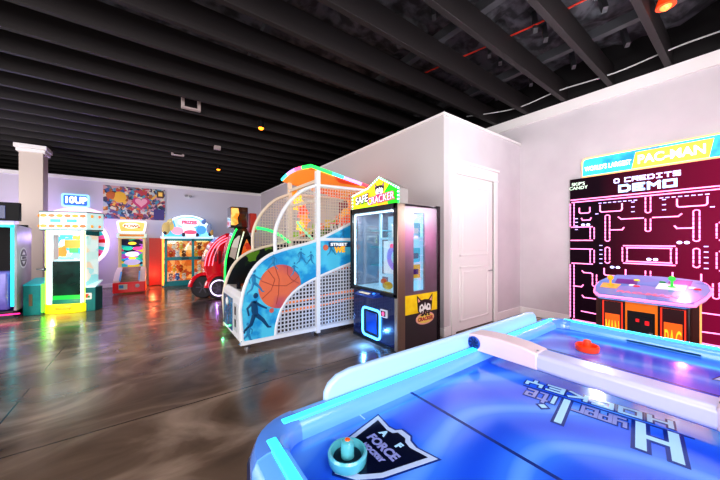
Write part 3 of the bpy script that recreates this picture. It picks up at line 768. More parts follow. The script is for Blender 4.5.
seam([(bc[0]+.10, bc[1]+.27), (bc[0]+.10, bc[1]+.16), (bc[0]+.16, bc[1]+.08), (bc[0]+.27, bc[1]+.02)])
g.build('ball_picture', [mball, mat('ball_seam', '#9a4438', .4)], hoop)
sil = MB()
def limb(pts, r): sil.tube([(a, yy-.003, b) for a, b in pts], r, 6)
def player(x, z, s, flip=1):
    f = lambda u, v: (x+u*s*flip, z+v*s)
    limb([f(0, .30), f(.01, .12), f(.03, 0)], [.055*s, .065*s, .05*s])
    sil.ball((f(.03, .40)[0], yy-.003, f(.03, .40)[1]), (.05*s, .006, .055*s))
    limb([f(.0, .28), f(.14, .18), f(.25, .12)], [.03*s, .022*s, .016*s])
    limb([f(-.02, .28), f(-.13, .16), f(-.10, .02)], [.03*s, .022*s, .016*s])
    limb([f(.04, .02), f(.17, -.10), f(.28, -.26), f(.34, -.27)], [.045*s, .035*s, .022*s, .014*s])
    limb([f(.0, .02), f(-.06, -.16), f(-.18, -.26), f(-.19, -.31)], [.045*s, .035*s, .022*s, .014*s])
MARTL = mat('silhouette_blue', '#2a84b4', .35)
for args in ((1.07, .42, .66), (1.00, .185, .36, -1), (1.06, .84, .42), (1.33, 1.10, .30, -1), (1.72, 1.16, .30), (1.95-.06, 1.13, .26, -1), (2.22, 1.27, .30), (2.45, 1.50, .26, -1), (1.62, .98, .26)):
    sil = MB(); player(*args)
    for i, v in enumerate(sil.v): sil.v[i] = Vector((v.x, min(max(v.y, yy-.006), yy), v.z))
    sil.build('player_silhouette', MARTD if args[2] > .5 else MARTL, hoop)
for c_, r_ in (((1.30, .46), .032), ((2.13, 1.30), .045)):
    b2 = MB(); disc(b2, c_, r_, .004, 20); b2.build('small_ball_picture', mball, hoop)
lt = MB().text('STREET', .062, (2.36, NY-.03, 1.345), (1, 0, 0), (0, 0, 1), .004, 'CENTER', .003, 1.5)
lt.mat(1).text('WE', .12, (2.28, NY-.034, 1.255), (1, 0, .06), (0, 0, 1), .006, 'LEFT', .006)
lt.build('side_lettering', [mat('letter_white', '#f4f6f8', .4, emit='#ffffff', es=.25), mat('letter_amber', '#ffae20', .4, emit='#ffae20', es=.5)], hoop)
MB().box((2.18, NY-.029, 1.305), (2.58, NY-.016, 1.385)).build('letter_backing', MARTD, hoop)
# front control cabinet, slanted ball deck
fc = MB().prism([(.90, NY+.03, .10), (.90, NY+.03, .66), (.955, NY+.03, .72), (1.12, NY+.03, .70), (1.12, NY+.03, .10)], (0, FYY-NY-.06, 0))
fc.build('front_cabinet', M['white'], hoop, bevel=.008)
MB().box((.888, NY+.42, .15), (.90, FYY-.08, .60)).build('front_art_panel', mat('front_panel_blue', '#1f7ea6', .2, noise=(6, '#0f5a84', .4, .6)), hoop, bevel=.004)
MB().box((.886, NY+.10, .20), (.90, NY+.30, .56)).mat(1).box((.880, NY+.17, .42), (.886, NY+.23, .53)).box((.880, NY+.17, .26), (.886, NY+.23, .36)).build('coin_door', [mat('door_grey', '#c4c8cc', .35), M['black']], hoop, bevel=.003)
MB().lathe((.884, NY+.66, .53), [(.052, 0), (.058, -.012), (.05, -.02), (.03, -.02), (.028, -.008)], 24, (1, 0, 0)).build('card_reader', M['white'], hoop)
for y in (NY+.05, FYY-.07):
    MB().lathe((1.0, y, 0), [(.035, 0), (.035, .02), (.012, .03), (.012, .10)], 14).build('foot', M['steel'], hoop)
    MB().lathe((3.18, y, 0), [(.035, 0), (.035, .02), (.012, .03), (.012, .10)], 14).build('foot', M['steel'], hoop)
    MB().lathe((2.0, y, 0), [(.03, 0), (.03, .03)], 14).build('foot', M['black'], hoop)
MB().prism([(1.06, NY+.02, .66), (1.06, NY+.02, .68), (2.9, NY+.02, 1.06), (2.9, NY+.02, 1.03)], (0, FYY-NY-.04, 0)).build('ball_deck', mat('deck_orange', '#d2691e', .4, noise=(3, '#b04a1a', .4, .6)), hoop)
MB().box((3.0, NY+.05, .12), (3.2, FYY-.05, 1.9)).build('rear_panel', mat('rear_dark', '#1a2233', .5), hoop)
MB().prism([(1.14, NY+.16, .12), (1.14, NY+.16, .62), (3.0, NY+.16, .98), (3.0, NY+.16, .12)], (0, .03, 0)).build('interior_shade_sheet', mat('inner_dark', '#10131c', .5, noise=(3, '#2a1a1c', .5, .6)), hoop)  # dark sheet added behind the mesh in place of the interior's shade
for z in (.42, .55): MB().tube([(1.5, NY+.13, z-.05), (3.0, NY+.13, z+.03)], .02).build('return_rail', mat('rail_orange', '#ff8a3a', .4, emit='#ff7a2a', es=.5) if 'rail_orange' not in bpy.data.materials else bpy.data.materials['rail_orange'], hoop)
# joystick-like lever on the deck near the front
MB().tube([(1.0, NY+.50, .71), (.995, NY+.50, .80)], .03).build('ball_stop', M['satin_black'], hoop)
# backboard, rim, score display, canopy
bb = MB().box((2.92, 4.05, 1.55), (2.96, 4.73, 2.15)).build('backboard', collage('backboard_art', ['#e8541e', '#f08a2a', '#d23a1e', '#f2b03a', '#7a1e2a'], 3, .35), hoop)
MB().tube([(2.72+.17*math.cos(2*PI*k/28), 4.39+.17*math.sin(2*PI*k/28), 1.72) for k in range(28)], .012, 8, True).bar((2.89, 4.39, 1.72), (2.93, 4.39, 1.72), .05).build('rim', mat('rim_red', '#e8281e', .3, emit='#e8281e', es=.3), hoop)
nt_ = MB()
for k in range(12):
    a = 2*PI*k/12
    for s in (.5, -.5): nt_.bar((2.72+.17*math.cos(a), 4.39+.17*math.sin(a), 1.715), (2.72+.10*math.cos(a+s), 4.39+.10*math.sin(a+s), 1.46), .008)
nt_.build('hoop_net', M['white'], hoop)
sgn = MB()
for k, (a, b, c) in enumerate(((2.07, 2.20, .12), (2.16, 2.08, .13), (2.24, 1.93, .12), (2.27, 1.78, .11), (2.19, 1.68, .09))):
    sgn.mat(k % 3).prism([(a+c*math.cos(q)*(.7 if j % 2 else 1.1), FYY-.03, b+c*1.3*math.sin(q)*(.7 if j % 2 else 1.1)) for j, q in enumerate([2*PI*j/10 for j in range(10)])], (0, -.006-.003*k, 0))
sgn.build('flame_cutout', [mat('flame_orange', '#ff9a2a', .4, emit='#ff8a1e', es=.7), mat('flame_yellow', '#ffe03a', .4, emit='#ffd820', es=.7), mat('flame_red', '#ff5a2a', .4, emit='#ff4a1e', es=.6)], hoop)
MB().tube(smooth_curve([(1.40, FYY-.06, 1.62), (1.62, FYY-.06, 1.58), (1.80, FYY-.06, 1.50), (1.98, FYY-.06, 1.37)]), .022).build('green_light_tube', G['green'], hoop)
MB().tube(smooth_curve([(2.12, FYY-.06, 1.75), (2.22, FYY-.06, 1.62), (2.42, FYY-.06, 1.44)]), .020).build('green_light_tube', mat('pale_green_tube', '#8ee8b0', .4, emit='#6ae8a0', es=.9), hoop)
col_edge = MB()
for k in range(9):
    x = 2.05+k*.13; col_edge.mat(k % 3).box((x, FYY-.02, 1.44+.105*k*.43), (x+.12, FYY-.014, 1.56+.105*k*.43+.03*(k % 2)))
col_edge.build('inner_edge_art', [mat('edge_green', '#8ab82a', .4, emit='#8ab82a', es=.25), mat('edge_orange', '#e8702a', .4, emit='#e8702a', es=.25), mat('edge_yellow', '#d8c03a', .4, emit='#d8c03a', es=.2)], hoop)
cp = MB(); n = 10
def czz(x, t): return 2.51 - (x-1.88)*.175 + .03*math.sin(PI*t)
top = []
for k in range(n+1):
    t = k/n; y = NY-.03+(FYY-NY+.06)*t
    x0 = 1.88 - .04*math.sin(PI*t)
    top.append(((x0, y, czz(x0, t)), (3.27, y, czz(3.27, t))))
vs = [p for a in top for p in a] + [(p[0], p[1], p[2]-.05) for a in top for p in a]; fs = []
m2 = 2*(n+1)
for k in range(n):
    a = 2*k; fs += [(a, a+1, a+3, a+2), (m2+a, m2+a+2, m2+a+3, m2+a+1), (a, a+2, m2+a+2, m2+a), (a+1, m2+a+1, m2+a+3, a+3)]
fs += [(0, m2, m2+1, 1), (2*n, 2*n+1, m2+2*n+1, m2+2*n)]
can = cp.add(vs, fs).build('canopy', collage('canopy_art', ['#ff8a1e', '#ff6a1e', '#f2a03a', '#e84a1e', '#ff9a3a'], 2.5, .55, warp=.5), hoop)
fe = [(a[0][0]-.005, a[0][1], a[0][2]-.01) for a in top]
MB().tube(fe, .028, 8, segmats=lambda t: 3 if t < .12 else (2 if t < .38 else (1 if t < .62 else 0))).build('canopy_light', [glow('neon_aqua', '#4af0f0', 1.6), glow('neon_lilac', '#c8a0ff', 1.6), glow('neon_pink', '#ff6a9a', 1.5), glow('neon_green', '#30f060', 1.7)], can)
nl = [(1.88+(3.27-1.88)*k/20, NY-.035, czz(1.88+(3.27-1.88)*k/20, 0)-.01) for k in range(21)]
MB().tube(nl, .026, 8, segmats=lambda t: 0 if t < .22 else (1 if t < .38 else (2 if t < .62 else 3))).build('canopy_light', [bpy.data.materials['neon_green'], bpy.data.materials['neon_aqua'], bpy.data.materials['neon_lilac'], glow('neon_red', '#ff4a5a', 1.6)], can)
MB().bar((2.0, NY, 2.30), (2.0, FYY, 2.30), .05).bar((2.0, NY, 2.02), (2.0, FYY, 2.02), .04).build('cross_bar', M['offwhite'], hoop)
MB().lathe((2.84, NY-.05, 2.15), [(.05, 0), (.06, .02), (.05, .07), (.0, .09)], 14).build('beacon', mat('beacon_red', '#e0202a', .3, emit='#ff1a2a', es=.8), hoop)
# speckle of loose black base below the front
#@@PART4
# ================================================================== GIANT MAZE SCREEN AND ITS CONSOLE
SXF = XW-.05
SY1, SY0, S0, S1 = 1.83, -.045, .045, 2.43
scr = thing('giant_game_screen', 'wall-sized arcade screen showing a glowing pink maze and the word DEMO', 'arcade screen', (XW-.03, (SY0+SY1)/2, 0))
def PS(u, v, l=0.): return (SXF-l, SY1-u, S1-v)     # u right, v down, l towards the room
MSC = bpy.data.materials.new('screen_black'); MSC.use_nodes = True
_nt = MSC.node_tree; _p = _nt.nodes['Principled BSDF']; _tc = _nt.nodes.new('ShaderNodeTexCoord'); _gr = _nt.nodes.new('ShaderNodeSeparateXYZ')
_nt.links.new(_tc.outputs['Object'], _gr.inputs[0])
_mr = _nt.nodes.new('ShaderNodeMapRange'); _mr.inputs['From Min'].default_value = 1.0; _mr.inputs['From Max'].default_value = -1.0
_nt.links.new(_gr.outputs['Y'], _mr.inputs['Value'])
_rp = _nt.nodes.new('ShaderNodeValToRGB'); _rp.color_ramp.elements[0].position = .22; _rp.color_ramp.elements[0].color = hexc('#1c0616')+(1,); _rp.color_ramp.elements[1].color = hexc('#b80f52')+(1,)
_nt.links.new(_mr.outputs[0], _rp.inputs[0]); _nt.links.new(_rp.outputs[0], _p.inputs['Emission Color']); _p.inputs['Emission Strength'].default_value = .85
_p.inputs['Base Color'].default_value = hexc('#120810')+(1,); _p.inputs['Roughness'].default_value = .6; _p.inputs['Specular IOR Level'].default_value = .08
MB().box((SXF, SY0, S0), (XW-.01, SY1, S1)).build('screen_panel', MSC, scr)
LW = .017
mz = MB()
UC = (SY1-SY0)/2; UM = 2*UC
def H(u0, u1, v, mir=True):
    mz.ribbon([(u0, v), (u1, v)], LW, PS)
    if mir: mz.ribbon([(UM-u1, v), (UM-u0, v)], LW, PS)
def V1(u, v0, v1):
    k = v0
    while k < v1-.02:
        mz.ribbon([(u, k+.010), (u, min(k+.052, v1)-.010)], LW*.9, PS); k += .056
def V(u, v0, v1, mir=True, dbl=True):
    us = [u] + ([UM-u] if mir else [])
    for c in us:
        if dbl: V1(c-.026, v0, v1); V1(c+.026, v0, v1)
        else: V1(c, v0, v1)
def cap(u, v, down=True, mir=True):
    for c in [u]+([UM-u] if mir else []):
        s = 1 if down else -1
        mz.ribbon([(c+.028*math.cos(a), v+s*.028*math.sin(a)) for a in [PI*k/6 for k in range(7)]], LW*.8, PS)
def U(u0, u1, v0, v1, mir=True):
    for a, b in [(u0, u1)]+([(UM-u1, UM-u0)] if mir else []):
        r = .03
        p = [(a, v0), (a, v1-r)]+[(a+r-r*math.cos(q), v1-r+r*math.sin(q)) for q in [PI/2*k/4 for k in range(1, 5)]]
        p += [(b-r+r*math.sin(q), v1-r+r*math.cos(q)) for q in [PI/2*k/4 for k in range(0, 5)]]+[(b, v0)]
        mz.ribbon(p, LW, PS)
def L_(pts, mir=True):
    mz.ribbon(pts, LW, PS)
    if mir: mz.ribbon([(UM-a, b) for a, b in pts], LW, PS)
mz.mat(0)
H(.015, UM-.015, .345, False); H(.03, UM-.03, .385, False)
V(.03, .40, .80, dbl=True); H(.02, .30, .80); V(.30, .81, 1.00); H(.015, .30, 1.02)
H(.015, .30, 1.16); V(.30, 1.17, 1.38); H(.03, .30, 1.40); V(.03, 1.42, 2.32); H(.04, .88, 2.34)
U(.13, .27, .49, .575); U(.40, .66, .47, .575)
V(UC, .40, .60, False); cap(UC, .60, True, False)
L_([(.16, .66), (.175, .69), (.27, .69), (.285, .66)])
V(.49, .66, 1.0); cap(.49, .655, False); cap(.49, 1.005, True); L_([(.52, .86), (.66, .86), (.68, .83)])
L_([(.62, .67), (.65, .70), (UC-.05, .70)]); V(UC, .71, .86, False); cap(UC, .865, True, False)
for q in (0, .03): 
    L_([(.68+q, 1.10+q), (UM-.68-q, 1.10+q)], False); L_([(.68+q, 1.36-q), (UM-.68-q, 1.36-q)], False)
V(.69, 1.12, 1.35)
V(.49, 1.16, 1.34); cap(.49, 1.155, False); cap(.49, 1.345, True)
L_([(.17, 1.52), (.19, 1.545), (.28, 1.545), (.305, 1.56)]); V(.33, 1.56, 1.72); cap(.33, 1.725, True)
U(.45, .70, 1.46, 1.56); V(UC, 1.45, 1.66, False); cap(UC, 1.665, True, False)
L_([(.05, 1.78), (.16, 1.78), (.18, 1.75)]); L_([(.17, 1.92), (.19, 1.95), (.62, 1.95)]); V(.49, 1.74, 1.92); V(.72, 1.80, 2.10); cap(.72, 2.105, True)
L_([(.16, 2.18), (.60, 2.20)]); L_([(.80, 1.98), (UM-.80, 1.98)], False)
mz.build('maze_lines', glow('maze_pink', '#ff8cca', 2.1), scr, smooth=False)
dt = MB()
def dots(u, v, n, du, dv):
    for k in range(n):
        for c in (u+du*k, UM-(u+du*k)): dt.ribbon([(c-.012, v+dv*k), (c+.012, v+dv*k)], .014, PS)
dots(.40, .435, 8, .058, 0); dots(.78, .46, 3, 0, .07); dots(.09, .66, 4, 0, .06); dots(.41, 1.10, 5, 0, .07); dots(.36, .60, 1, 0, 0)
dt.build('maze_dots', glow('dot_lilac', '#c8b8ff', 1.5), scr, smooth=False)
tk = MB()
for (u, v) in ((.215, .765), (.58, 1.43), (1.27, 1.05), (.98, 1.29)):
    for q in (-.033, .033): tk.prism([PS(u+q+.026*math.cos(a), v+.020*math.sin(a), .001) for a in [2*PI*k/14 for k in range(14)]], (-.004, 0, 0))
tk.build('screen_tokens', glow('token_blue', '#c6ccff', 2.2), scr, smooth=False)
tx = MB(); r_, u_ = (0, -1, 0), (0, 0, 1)
MPSU = lambda u, v, l=0.: PS(u, -v, l)
MLI = glow('text_lilac', '#d8d2ff', 1.5)
stroke_word(MB(), '0', UC-.34, -.145, .050, .055, .02, .017, MPSU).build('credits_lettering', MLI, scr, smooth=False)
stroke_word(MB(), 'CREDITS', UC+.03, -.145, .056, .055, .026, .017, MPSU).build('credits_lettering', MLI, scr, smooth=False)
stroke_word(MB(), 'DEMO', UC-.02, -.285, .105, .085, .05, .032, MPSU).build('demo_lettering', glow('text_paleblue', '#b4daff', 1.7), scr, smooth=False)
for c in (.115, UM-.13):
    tx = MB().text("SKIP'S", .072, PS(c, .09, .002), r_, u_, .004, 'CENTER', .001, 1.0).text('CANDY', .072, PS(c, .155, .002), r_, u_, .004, 'CENTER', .001, 1.0)
    tx.build('corner_lettering', bpy.data.materials.get('text_palegreen') or glow('text_palegreen', '#d6f0d8', 1.2), scr)
# marquee above the screen
mq = [(SY1-.17, S1+.012), (SY1-.17, S1+.24)] + [(SY1-.24+.07*math.cos(a), S1+.24+.065*math.sin(a)) for a in [PI/2*k/5 for k in range(1, 6)]]
mq += [(2*((SY0+SY1)/2)-a, b) for a, b in mq[::-1]]
mb = MB().prism([(SXF-.01, a, b) for a, b in mq], (.05, 0, 0))
marq = mb.build('marquee', mat('marquee_aqua', '#3ccbe6', .4, emit='#38c8ea', es=.85, noise=(3, '#1f8ed2', .45, .6, True)), scr)
MB().tube([(SXF-.012, a, b) for a, b in mq], .012, 6, True).build('marquee_edge', glow('edge_amber', '#ffb070', 1.5), marq)
ya, yb = 1.04, .50
MB().prism([(SXF-.012, ya+.02, S1+.03), (SXF-.012, ya-.02, S1+.26), (SXF-.012, yb-.20, S1+.26), (SXF-.012, yb-.16, S1+.03)], (-.004, 0, 0)).build('marquee_plate', mat('plate_yellow', '#ffc24a', .4, emit='#ffb52e', es=1.1), marq)
mt = MB().text("WORLD'S LARGEST", .10, (SXF-.014, 1.345, S1+.13), r_, u_, .004, 'CENTER', .002, .64)
mt.build('marquee_lettering', glow('marquee_white', '#fff8ee', 1.7), marq); mt = MB().text('PAC-MAN', .17, (SXF-.018, .68, S1+.14), r_, u_, .004, 'CENTER', .004, .85)
mt.build('marquee_lettering', bpy.data.materials['marquee_white'], marq)

# console
con = thing('game_console', 'two-player control console with a pink-edged blue top in front of the giant maze screen', 'arcade console', (4.22, .66, 0))
CY = .66
def tz(x): return .85+.167*(x-3.78)
half = [(3.785, .30), (3.87, .355), (4.07, .40), (4.27, .415), (4.45, .39), (4.60, .33), (4.655, .15)]
pl = [(x, CY+w) for x, w in half] + [(x, CY-w) for x, w in half[::-1]]
MB().prism([(x, y, tz(x)-.05) for x, y in pl], (0, 0, .05)).build('control_top', collage('control_art', ['#6f90d0', '#8098d4', '#5f84c8', '#7a88c8', '#9088cc'], 4, .12, .3), con)
MB().tube([(x, y, tz(x)-.018) for x, y in [(p.x, p.y) for p in smooth_curve([(a, b, 0) for a, b in pl+pl[:1]], 3)[:-1]]], .013, 8, True).build('edge_light', glow('edge_pink', '#ff7ab0', 1.7), con)
MCB = mat('console_dark', '#2a0f18', .35); MOR = mat('console_orange', '#f0801e', .35, emit='#f06a10', es=.35)
KX = 3.90
MB().box((KX, CY-.32, .02), (4.52, CY+.32, .825)).build('pedestal', MCB, con, bevel=.01)
MB().box((KX-.006, CY-.115, .05), (KX, CY+.115, .80)).build('centre_panel', MOR, con)
MB().box((KX-.014, CY-.098, .08), (KX-.006, CY+.098, .70)).mat(1).box((KX-.017, CY-.08, .40), (KX-.014, CY-.0, .66)).mat(2).box((KX-.02, CY-.0-.06, .58), (KX-.017, CY-.0-.03, .62)).box((KX-.02, CY+.01, .60), (KX-.017, CY+.035, .63)).mat(3).box((KX-.02, CY-.085, .50), (KX-.017, CY-.06, .515)).build('coin_door', [mat('coin_black', '#161018', .3), mat('coin_dark', '#1d1420', .25), glow('coin_red', '#e01e28', 1.), M['steel']], con)
for s in (1, -1):
    yc_ = CY+s*.215
    MB().box((KX-.008, yc_-.092, .06), (KX, yc_+.092, .80)).build('front_panel', mat('panel_wine', '#3a0f18', .35) if 'panel_wine' not in bpy.data.materials else bpy.data.materials['panel_wine'], con)
    MB().tube([(KX-.010, yc_+a, b) for a, b in ((-.075, .10), (-.075, .77), (.075, .77), (.075, .10))], .006, 6, True).build('panel_trim', glow('trim_red', '#f0341e', 1.1) if 'trim_red' not in bpy.data.materials else bpy.data.materials['trim_red'], con)
    MB().box((KX-.014, yc_-.058, .22), (KX-.008, yc_+.058, .64)).build('name_plate', mat('plate_orange', '#f2721e', .4, emit='#f04a14', es=.55) if 'plate_orange' not in bpy.data.materials else bpy.data.materials['plate_orange'], con)
    mw = MB().text('PAC', .30, (KX-.016, yc_, .46), (0, -1, 0), (0, 0, 1), .003, 'CENTER', .0, .20) if s < 0 else MB().text('MAN', .30, (KX-.016, yc_, .46), (0, -1, 0), (0, 0, 1), .003, 'CENTER', .0, .17)
    mw.build('plate_lettering', mat('letter_gold', '#ffd23a', .4, emit='#ffc22a', es=.7) if 'letter_gold' not in bpy.data.materials else bpy.data.materials['letter_gold'], con)
    MB().bar((KX+.09, CY+s*.345, .02), (KX+.09, CY+s*.345, .82), .05).build('support_post', mat('post_amber', '#4a1a16', .4) if 'post_amber' not in bpy.data.materials else bpy.data.materials['post_amber'], con)
    if s < 0: MB().box((KX+.06, CY+s*.375-.006, .30), (KX+.072, CY+s*.375+.006, .84)).build('side_light', glow('side_violet', '#f0a060', 1.2) if 'side_violet' not in bpy.data.materials else bpy.data.materials['side_violet'], con)
def onTop(x, y, l=0): return (x, y, tz(x)+l)
def flat(mb, pts, l): mb.prism([onTop(x, y, l) for x, y in pts], (0, 0, .002))
ty = MB(); flat(ty, [(4.02, .87), (4.02, 1.01), (4.20, 1.03), (4.20, .87)], .001)
ty.build('joystick_plate', mat('decal_orange', '#f0a64a', .4, emit='#f0963a', es=.3), con); ty = MB(); flat(ty, [(4.15, .40), (4.15, .60), (4.38, .60), (4.38, .40)], .001)
ty.build('joystick_plate', mat('decal_mint', '#cfe0d8', .4, emit='#cfe0d8', es=.2), con)
mpu = mat('decal_purple', '#6a2a8a', .4)
ty = MB(); flat(ty, [(4.24, .75), (4.24, .93), (4.42, .95), (4.42, .77)], .001); ty.build('instruction_decal', mpu, con); ty = MB(); flat(ty, [(4.36, .38), (4.36, .54), (4.56, .54), (4.56, .38)], .001)
ty.build('instruction_decal', mpu, con)
for x, y, c, nm in ((4.13, .945, '#ffb01e', 'amber'), (4.27, .495, '#3ad84a', 'green')):
    j = MB().lathe(onTop(x, y, .0), [(.03, 0), (.03, .006), (.010, .010), (.009, .06)], 14).ball(onTop(x, y, .085), .028)
    j.build('joystick', mat(nm+'_joystick', c, .3, emit=c, es=.4), con)
bt = [(4.405, .78, '#ffe23a', 'yellow'), (4.41, .58, '#1e8a4a', 'green'), (4.19, .78, '#f2f2f8', 'white'), (4.17, .74, '#e02a4a', 'red'), (4.28, .36, '#f2f2f8', 'white'), (4.25, .325, '#e02a4a', 'red')]
for x, y, c, nm in bt:
    MB().lathe(onTop(x, y, .0), [(.026, 0), (.024, .010), (.018, .014), (0, .015)], 14).build('button', mat(nm+'_button', c, .3, emit=c, es=.5), con)
ct = MB().text('PAC-MAN', .09, onTop(3.93, .63, .002), (0, -1, 0), (.98, 0, .165), .002, 'CENTER', .004, 1.1)
ct.build('top_lettering', mat('lettering_rose', '#e87898', .4, emit='#e86088', es=.4), con)

#@@PART5
# ================================================================== MACHINES ALONG THE BACK
def frame(o, a):
    return Matrix.Translation(Vector(o)) @ Matrix.Rotation(a, 4, 'Z')

# ---- alley rolling game (red front, white marquee)
AX, AY = -.51, 10.5
al = thing('alley_game', 'red-fronted alley rolling game with a cream marquee below the wall picture', 'arcade machine', (AX, AY, 0))
x0, x1 = AX-.34, AX+.34
MB().box((x0, 9.75, .03), (x1, 9.95, .30)).build('front_base', mat('base_red', '#d0141e', .3, emit='#d0101a', es=.3), al, bevel=.015)  # slight emission put into the red to brighten the base
MB().box((x0+.12, 9.745, .12), (x0+.30, 9.75, .26)).mat(1).box((x0+.13, 9.74, .16), (x0+.22, 9.745, .24)).build('payment_plate', [mat('plate_pale', '#e8e4d0', .4), mat('plate_blue', '#3fa8d8', .4)], al)
MB().lathe((x1-.17, 9.748, .20), [(.05, 0), (.05, -.008), (.03, -.01)], 14, (0, 1, 0)).build('ticket_badge', mat('badge_grey', '#b8a8b0', .4), al)
MB().prism([(x0+.12, 9.92, .26), (x0+.12, 9.92, .30), (x0+.12, 10.95, .62), (x0+.12, 10.95, .20)], (.44, 0, 0)).build('lane', mat('lane_wood', '#b98a68', .25, noise=(4, '#8a5f48', .35, .65)), al)
for s in (0, 1):
    xa = x0 if s == 0 else x1-.13
    MB().prism([(xa, 9.80, .28), (xa, 9.80, .34), (xa, 10.3, .52), (xa, 10.97, .62), (xa, 10.97, .05), (xa, 9.96, .05)], (.13, 0, 0)).build('lane_wall', mat('lane_wall_white', '#f0e2de', .3, emit='#ffc8c0', es=.12) if s == 0 else bpy.data.materials['lane_wall_white'], al, bevel=.01)
    xb = x0+.125 if s == 0 else x1-.155
    MB().prism([(xb, 9.85, .33), (xb, 10.3, .50), (xb, 10.3, .55), (xb, 9.85, .38)], (.03, 0, 0)).build('lane_bumper', mat('bumper_blue', '#5ab0e8', .3, emit='#4aa8f0', es=.25) if s == 0 else bpy.data.materials['bumper_blue'], al)
hd = MB().box((x0+.02, 10.98, .05), (x0+.08, 11.25, 1.56)).box((x1-.08, 10.98, .05), (x1-.02, 11.25, 1.56)).box((x0+.02, 11.20, .05), (x1-.02, 11.25, 1.56)).box((x0+.02, 10.98, 1.46), (x1-.02, 11.25, 1.56))
hd.build('head_cabinet', mat('alley_cream', '#e8d8a8', .4, emit='#f0d890', es=.2), al, bevel=.008)
MB().box((x0+.09, 11.12, .62), (x1-.09, 11.15, 1.46)).build('screen', collage('alley_screen', ['#10183a', '#2ab8d0', '#e83a8a', '#1a2050', '#f2d83a', '#20b890', '#142048', '#b060d8'], 5.5, .5, warp=.2, stretch=(.7, 1, 1.6)), al)
tg = MB()
for k, (dx, z, rx, c) in enumerate(((0, 1.33, .10, 0), (-.11, 1.17, .12, 1), (.13, 1.17, .12, 2), (0, 1.00, .17, 3), (-.10, .86, .08, 4), (.11, .86, .08, 1), (0, .88, .09, 0), (0, .76, .2, 5))):
    tg.mat(c).prism([(AX+dx+rx*math.cos(a), 11.118-.004*k, z+rx*.45*math.sin(a)) for a in [2*PI*q/18 for q in range(18)]], (0, -.004, 0))
tg.build('screen_targets', [glow('target_yellow', '#ffd83a', 1.2), glow('target_teal', '#1fc8a0', 1.1), glow('target_pink', '#ff4a9a', 1.1), glow('target_white', '#f4f4ff', 1.), glow('target_blue', '#3a7aff', 1.2), glow('target_lilac', '#b0a8d8', .9)], al)
MB().box((x0-.01, 10.95, 1.50), (x1+.01, 11.0, 1.62)).mat(1).box((x0+.05, 10.944, 1.535), (x1-.05, 10.95, 1.60)).build('header_strip', [mat('header_mint', '#d8f0e0', .4, emit='#c8f0e0', es=.6), mat('header_amber', '#d88a3a', .4, emit='#d88a3a', es=.6)], al)
mqp = [(-.30, 1.64), (-.335, 1.80), (-.355, 1.95), (-.34, 1.99), (-.2, 2.005), (0, 2.01), (.2, 2.005), (.34, 1.99), (.355, 1.95), (.335, 1.80), (.30, 1.64)]
mq_ = MB().prism([(AX+a, 10.98, b) for a, b in mqp], (0, .12, 0)).build('marquee', glow('marquee_cream', '#fff2e0', 1.4), al, bevel=.01)
MB().prism([(AX+a*.86, 10.976, 1.835+(b-1.83)*.78) for a, b in mqp], (0, -.004, 0)).mat(1).prism([(AX+.20*math.cos(a)-.02, 10.97, 1.86+.085*math.sin(a)) for a in [2*PI*k/20 for k in range(20)]], (0, -.004, 0)).mat(2).text('BOWL', .12, (AX, 10.962, 1.84), (1, 0, 0), (0, 0, 1), .003, 'CENTER', .006, 1.1).build('marquee_art', [glow('art_amber', '#ffb860', 1.1), glow('art_cream', '#fff4e0', 1.3), mat('art_brown', '#a86a3a', .4, emit='#a86a3a', es=.5)], mq_)
MB().bar((x1+.0, 10.05, .06), (x1+.0, 10.95, .06), .02).bar((x1, 9.95, .04), (x1, 9.95, .30), .02).build('red_edge_light', glow('edge_red_amber', '#ff5a2a', 1.6), al)

# ---- prize crane (orange-lit windows, teal frame, domed marquee)
KX0, KX1, KY0, KY1 = .22, 1.62, 10.55, 11.25
cr = thing('prize_crane', 'wide prize crane with teal window frames, warm orange interior and a domed aquatic marquee', 'arcade machine', ((KX0+KX1)/2, (KY0+KY1)/2, 0))
MTF = mat('crane_teal', '#1b8a90', .35, emit='#1a8a98', es=.15)
MB().box((KX0+.02, KY0+.02, 0), (KX1-.02, KY1, .12)).build('base', MTF, cr, bevel=.01)
f = MB()
for x in (KX0+.10, (KX0+KX1)/2+.12, KX1-.03): f.box((x-.035, KY0, .10), (x+.035, KY0+.05, 1.47))
f.box((KX0+.07, KY0-.01, .80), (KX1, KY0+.06, .90)).box((KX0+.07, KY0, 1.40), (KX1, KY0+.05, 1.47)).box((KX0+.07, KY0, .10), (KX1, KY0+.05, .16))
f.build('window_frame', MTF, cr, bevel=.006)
for x in (KX0+.60, KX1-.35): MB().box((x-.10, KY0-.03, .82), (x+.10, KY0-.01, .89)).build('control_panel', mat('panel_dark_teal', '#0d5a64', .35) if 'panel_dark_teal' not in bpy.data.materials else bpy.data.materials['panel_dark_teal'], cr)
MB().box((KX0+.06, KY1-.04, .12), (KX1-.02, KY1, 1.45)).build('back_panel', collage('crane_interior', ['#d87a2a', '#e8a04a', '#c8602a', '#f2c06a', '#b8542a', '#f0e0b0'], 6, .85), cr)  # warm interior light put into the panel as emission
MB().box((KX0+.06, KY0+.08, .84), (KX1-.03, KY1-.04, .87)).box((KX0+.06, KY0+.08, .12), (KX1-.03, KY1-.04, .15)).build('shelf', mat('shelf_orange', '#e8923a', .4, emit='#f0861e', es=.3), cr)
MB().box((KX1-.03, KY0+.03, .10), (KX1, KY1, 1.47)).build('side_panel', mat('crane_red', '#a8281c', .4, emit='#c0301a', es=.18), cr)
MB().box((KX0, KY0-.01, .05), (KX0+.05, KY0+.04, 1.47)).build('edge_light', glow('edge_orange_light', '#ffa23a', 2.2), cr)
MB().box((KX0-.32, KY0+.45, .02), (KX0-.005, KY1, 1.49)).build('side_panel', bpy.data.materials['crane_red'], cr)
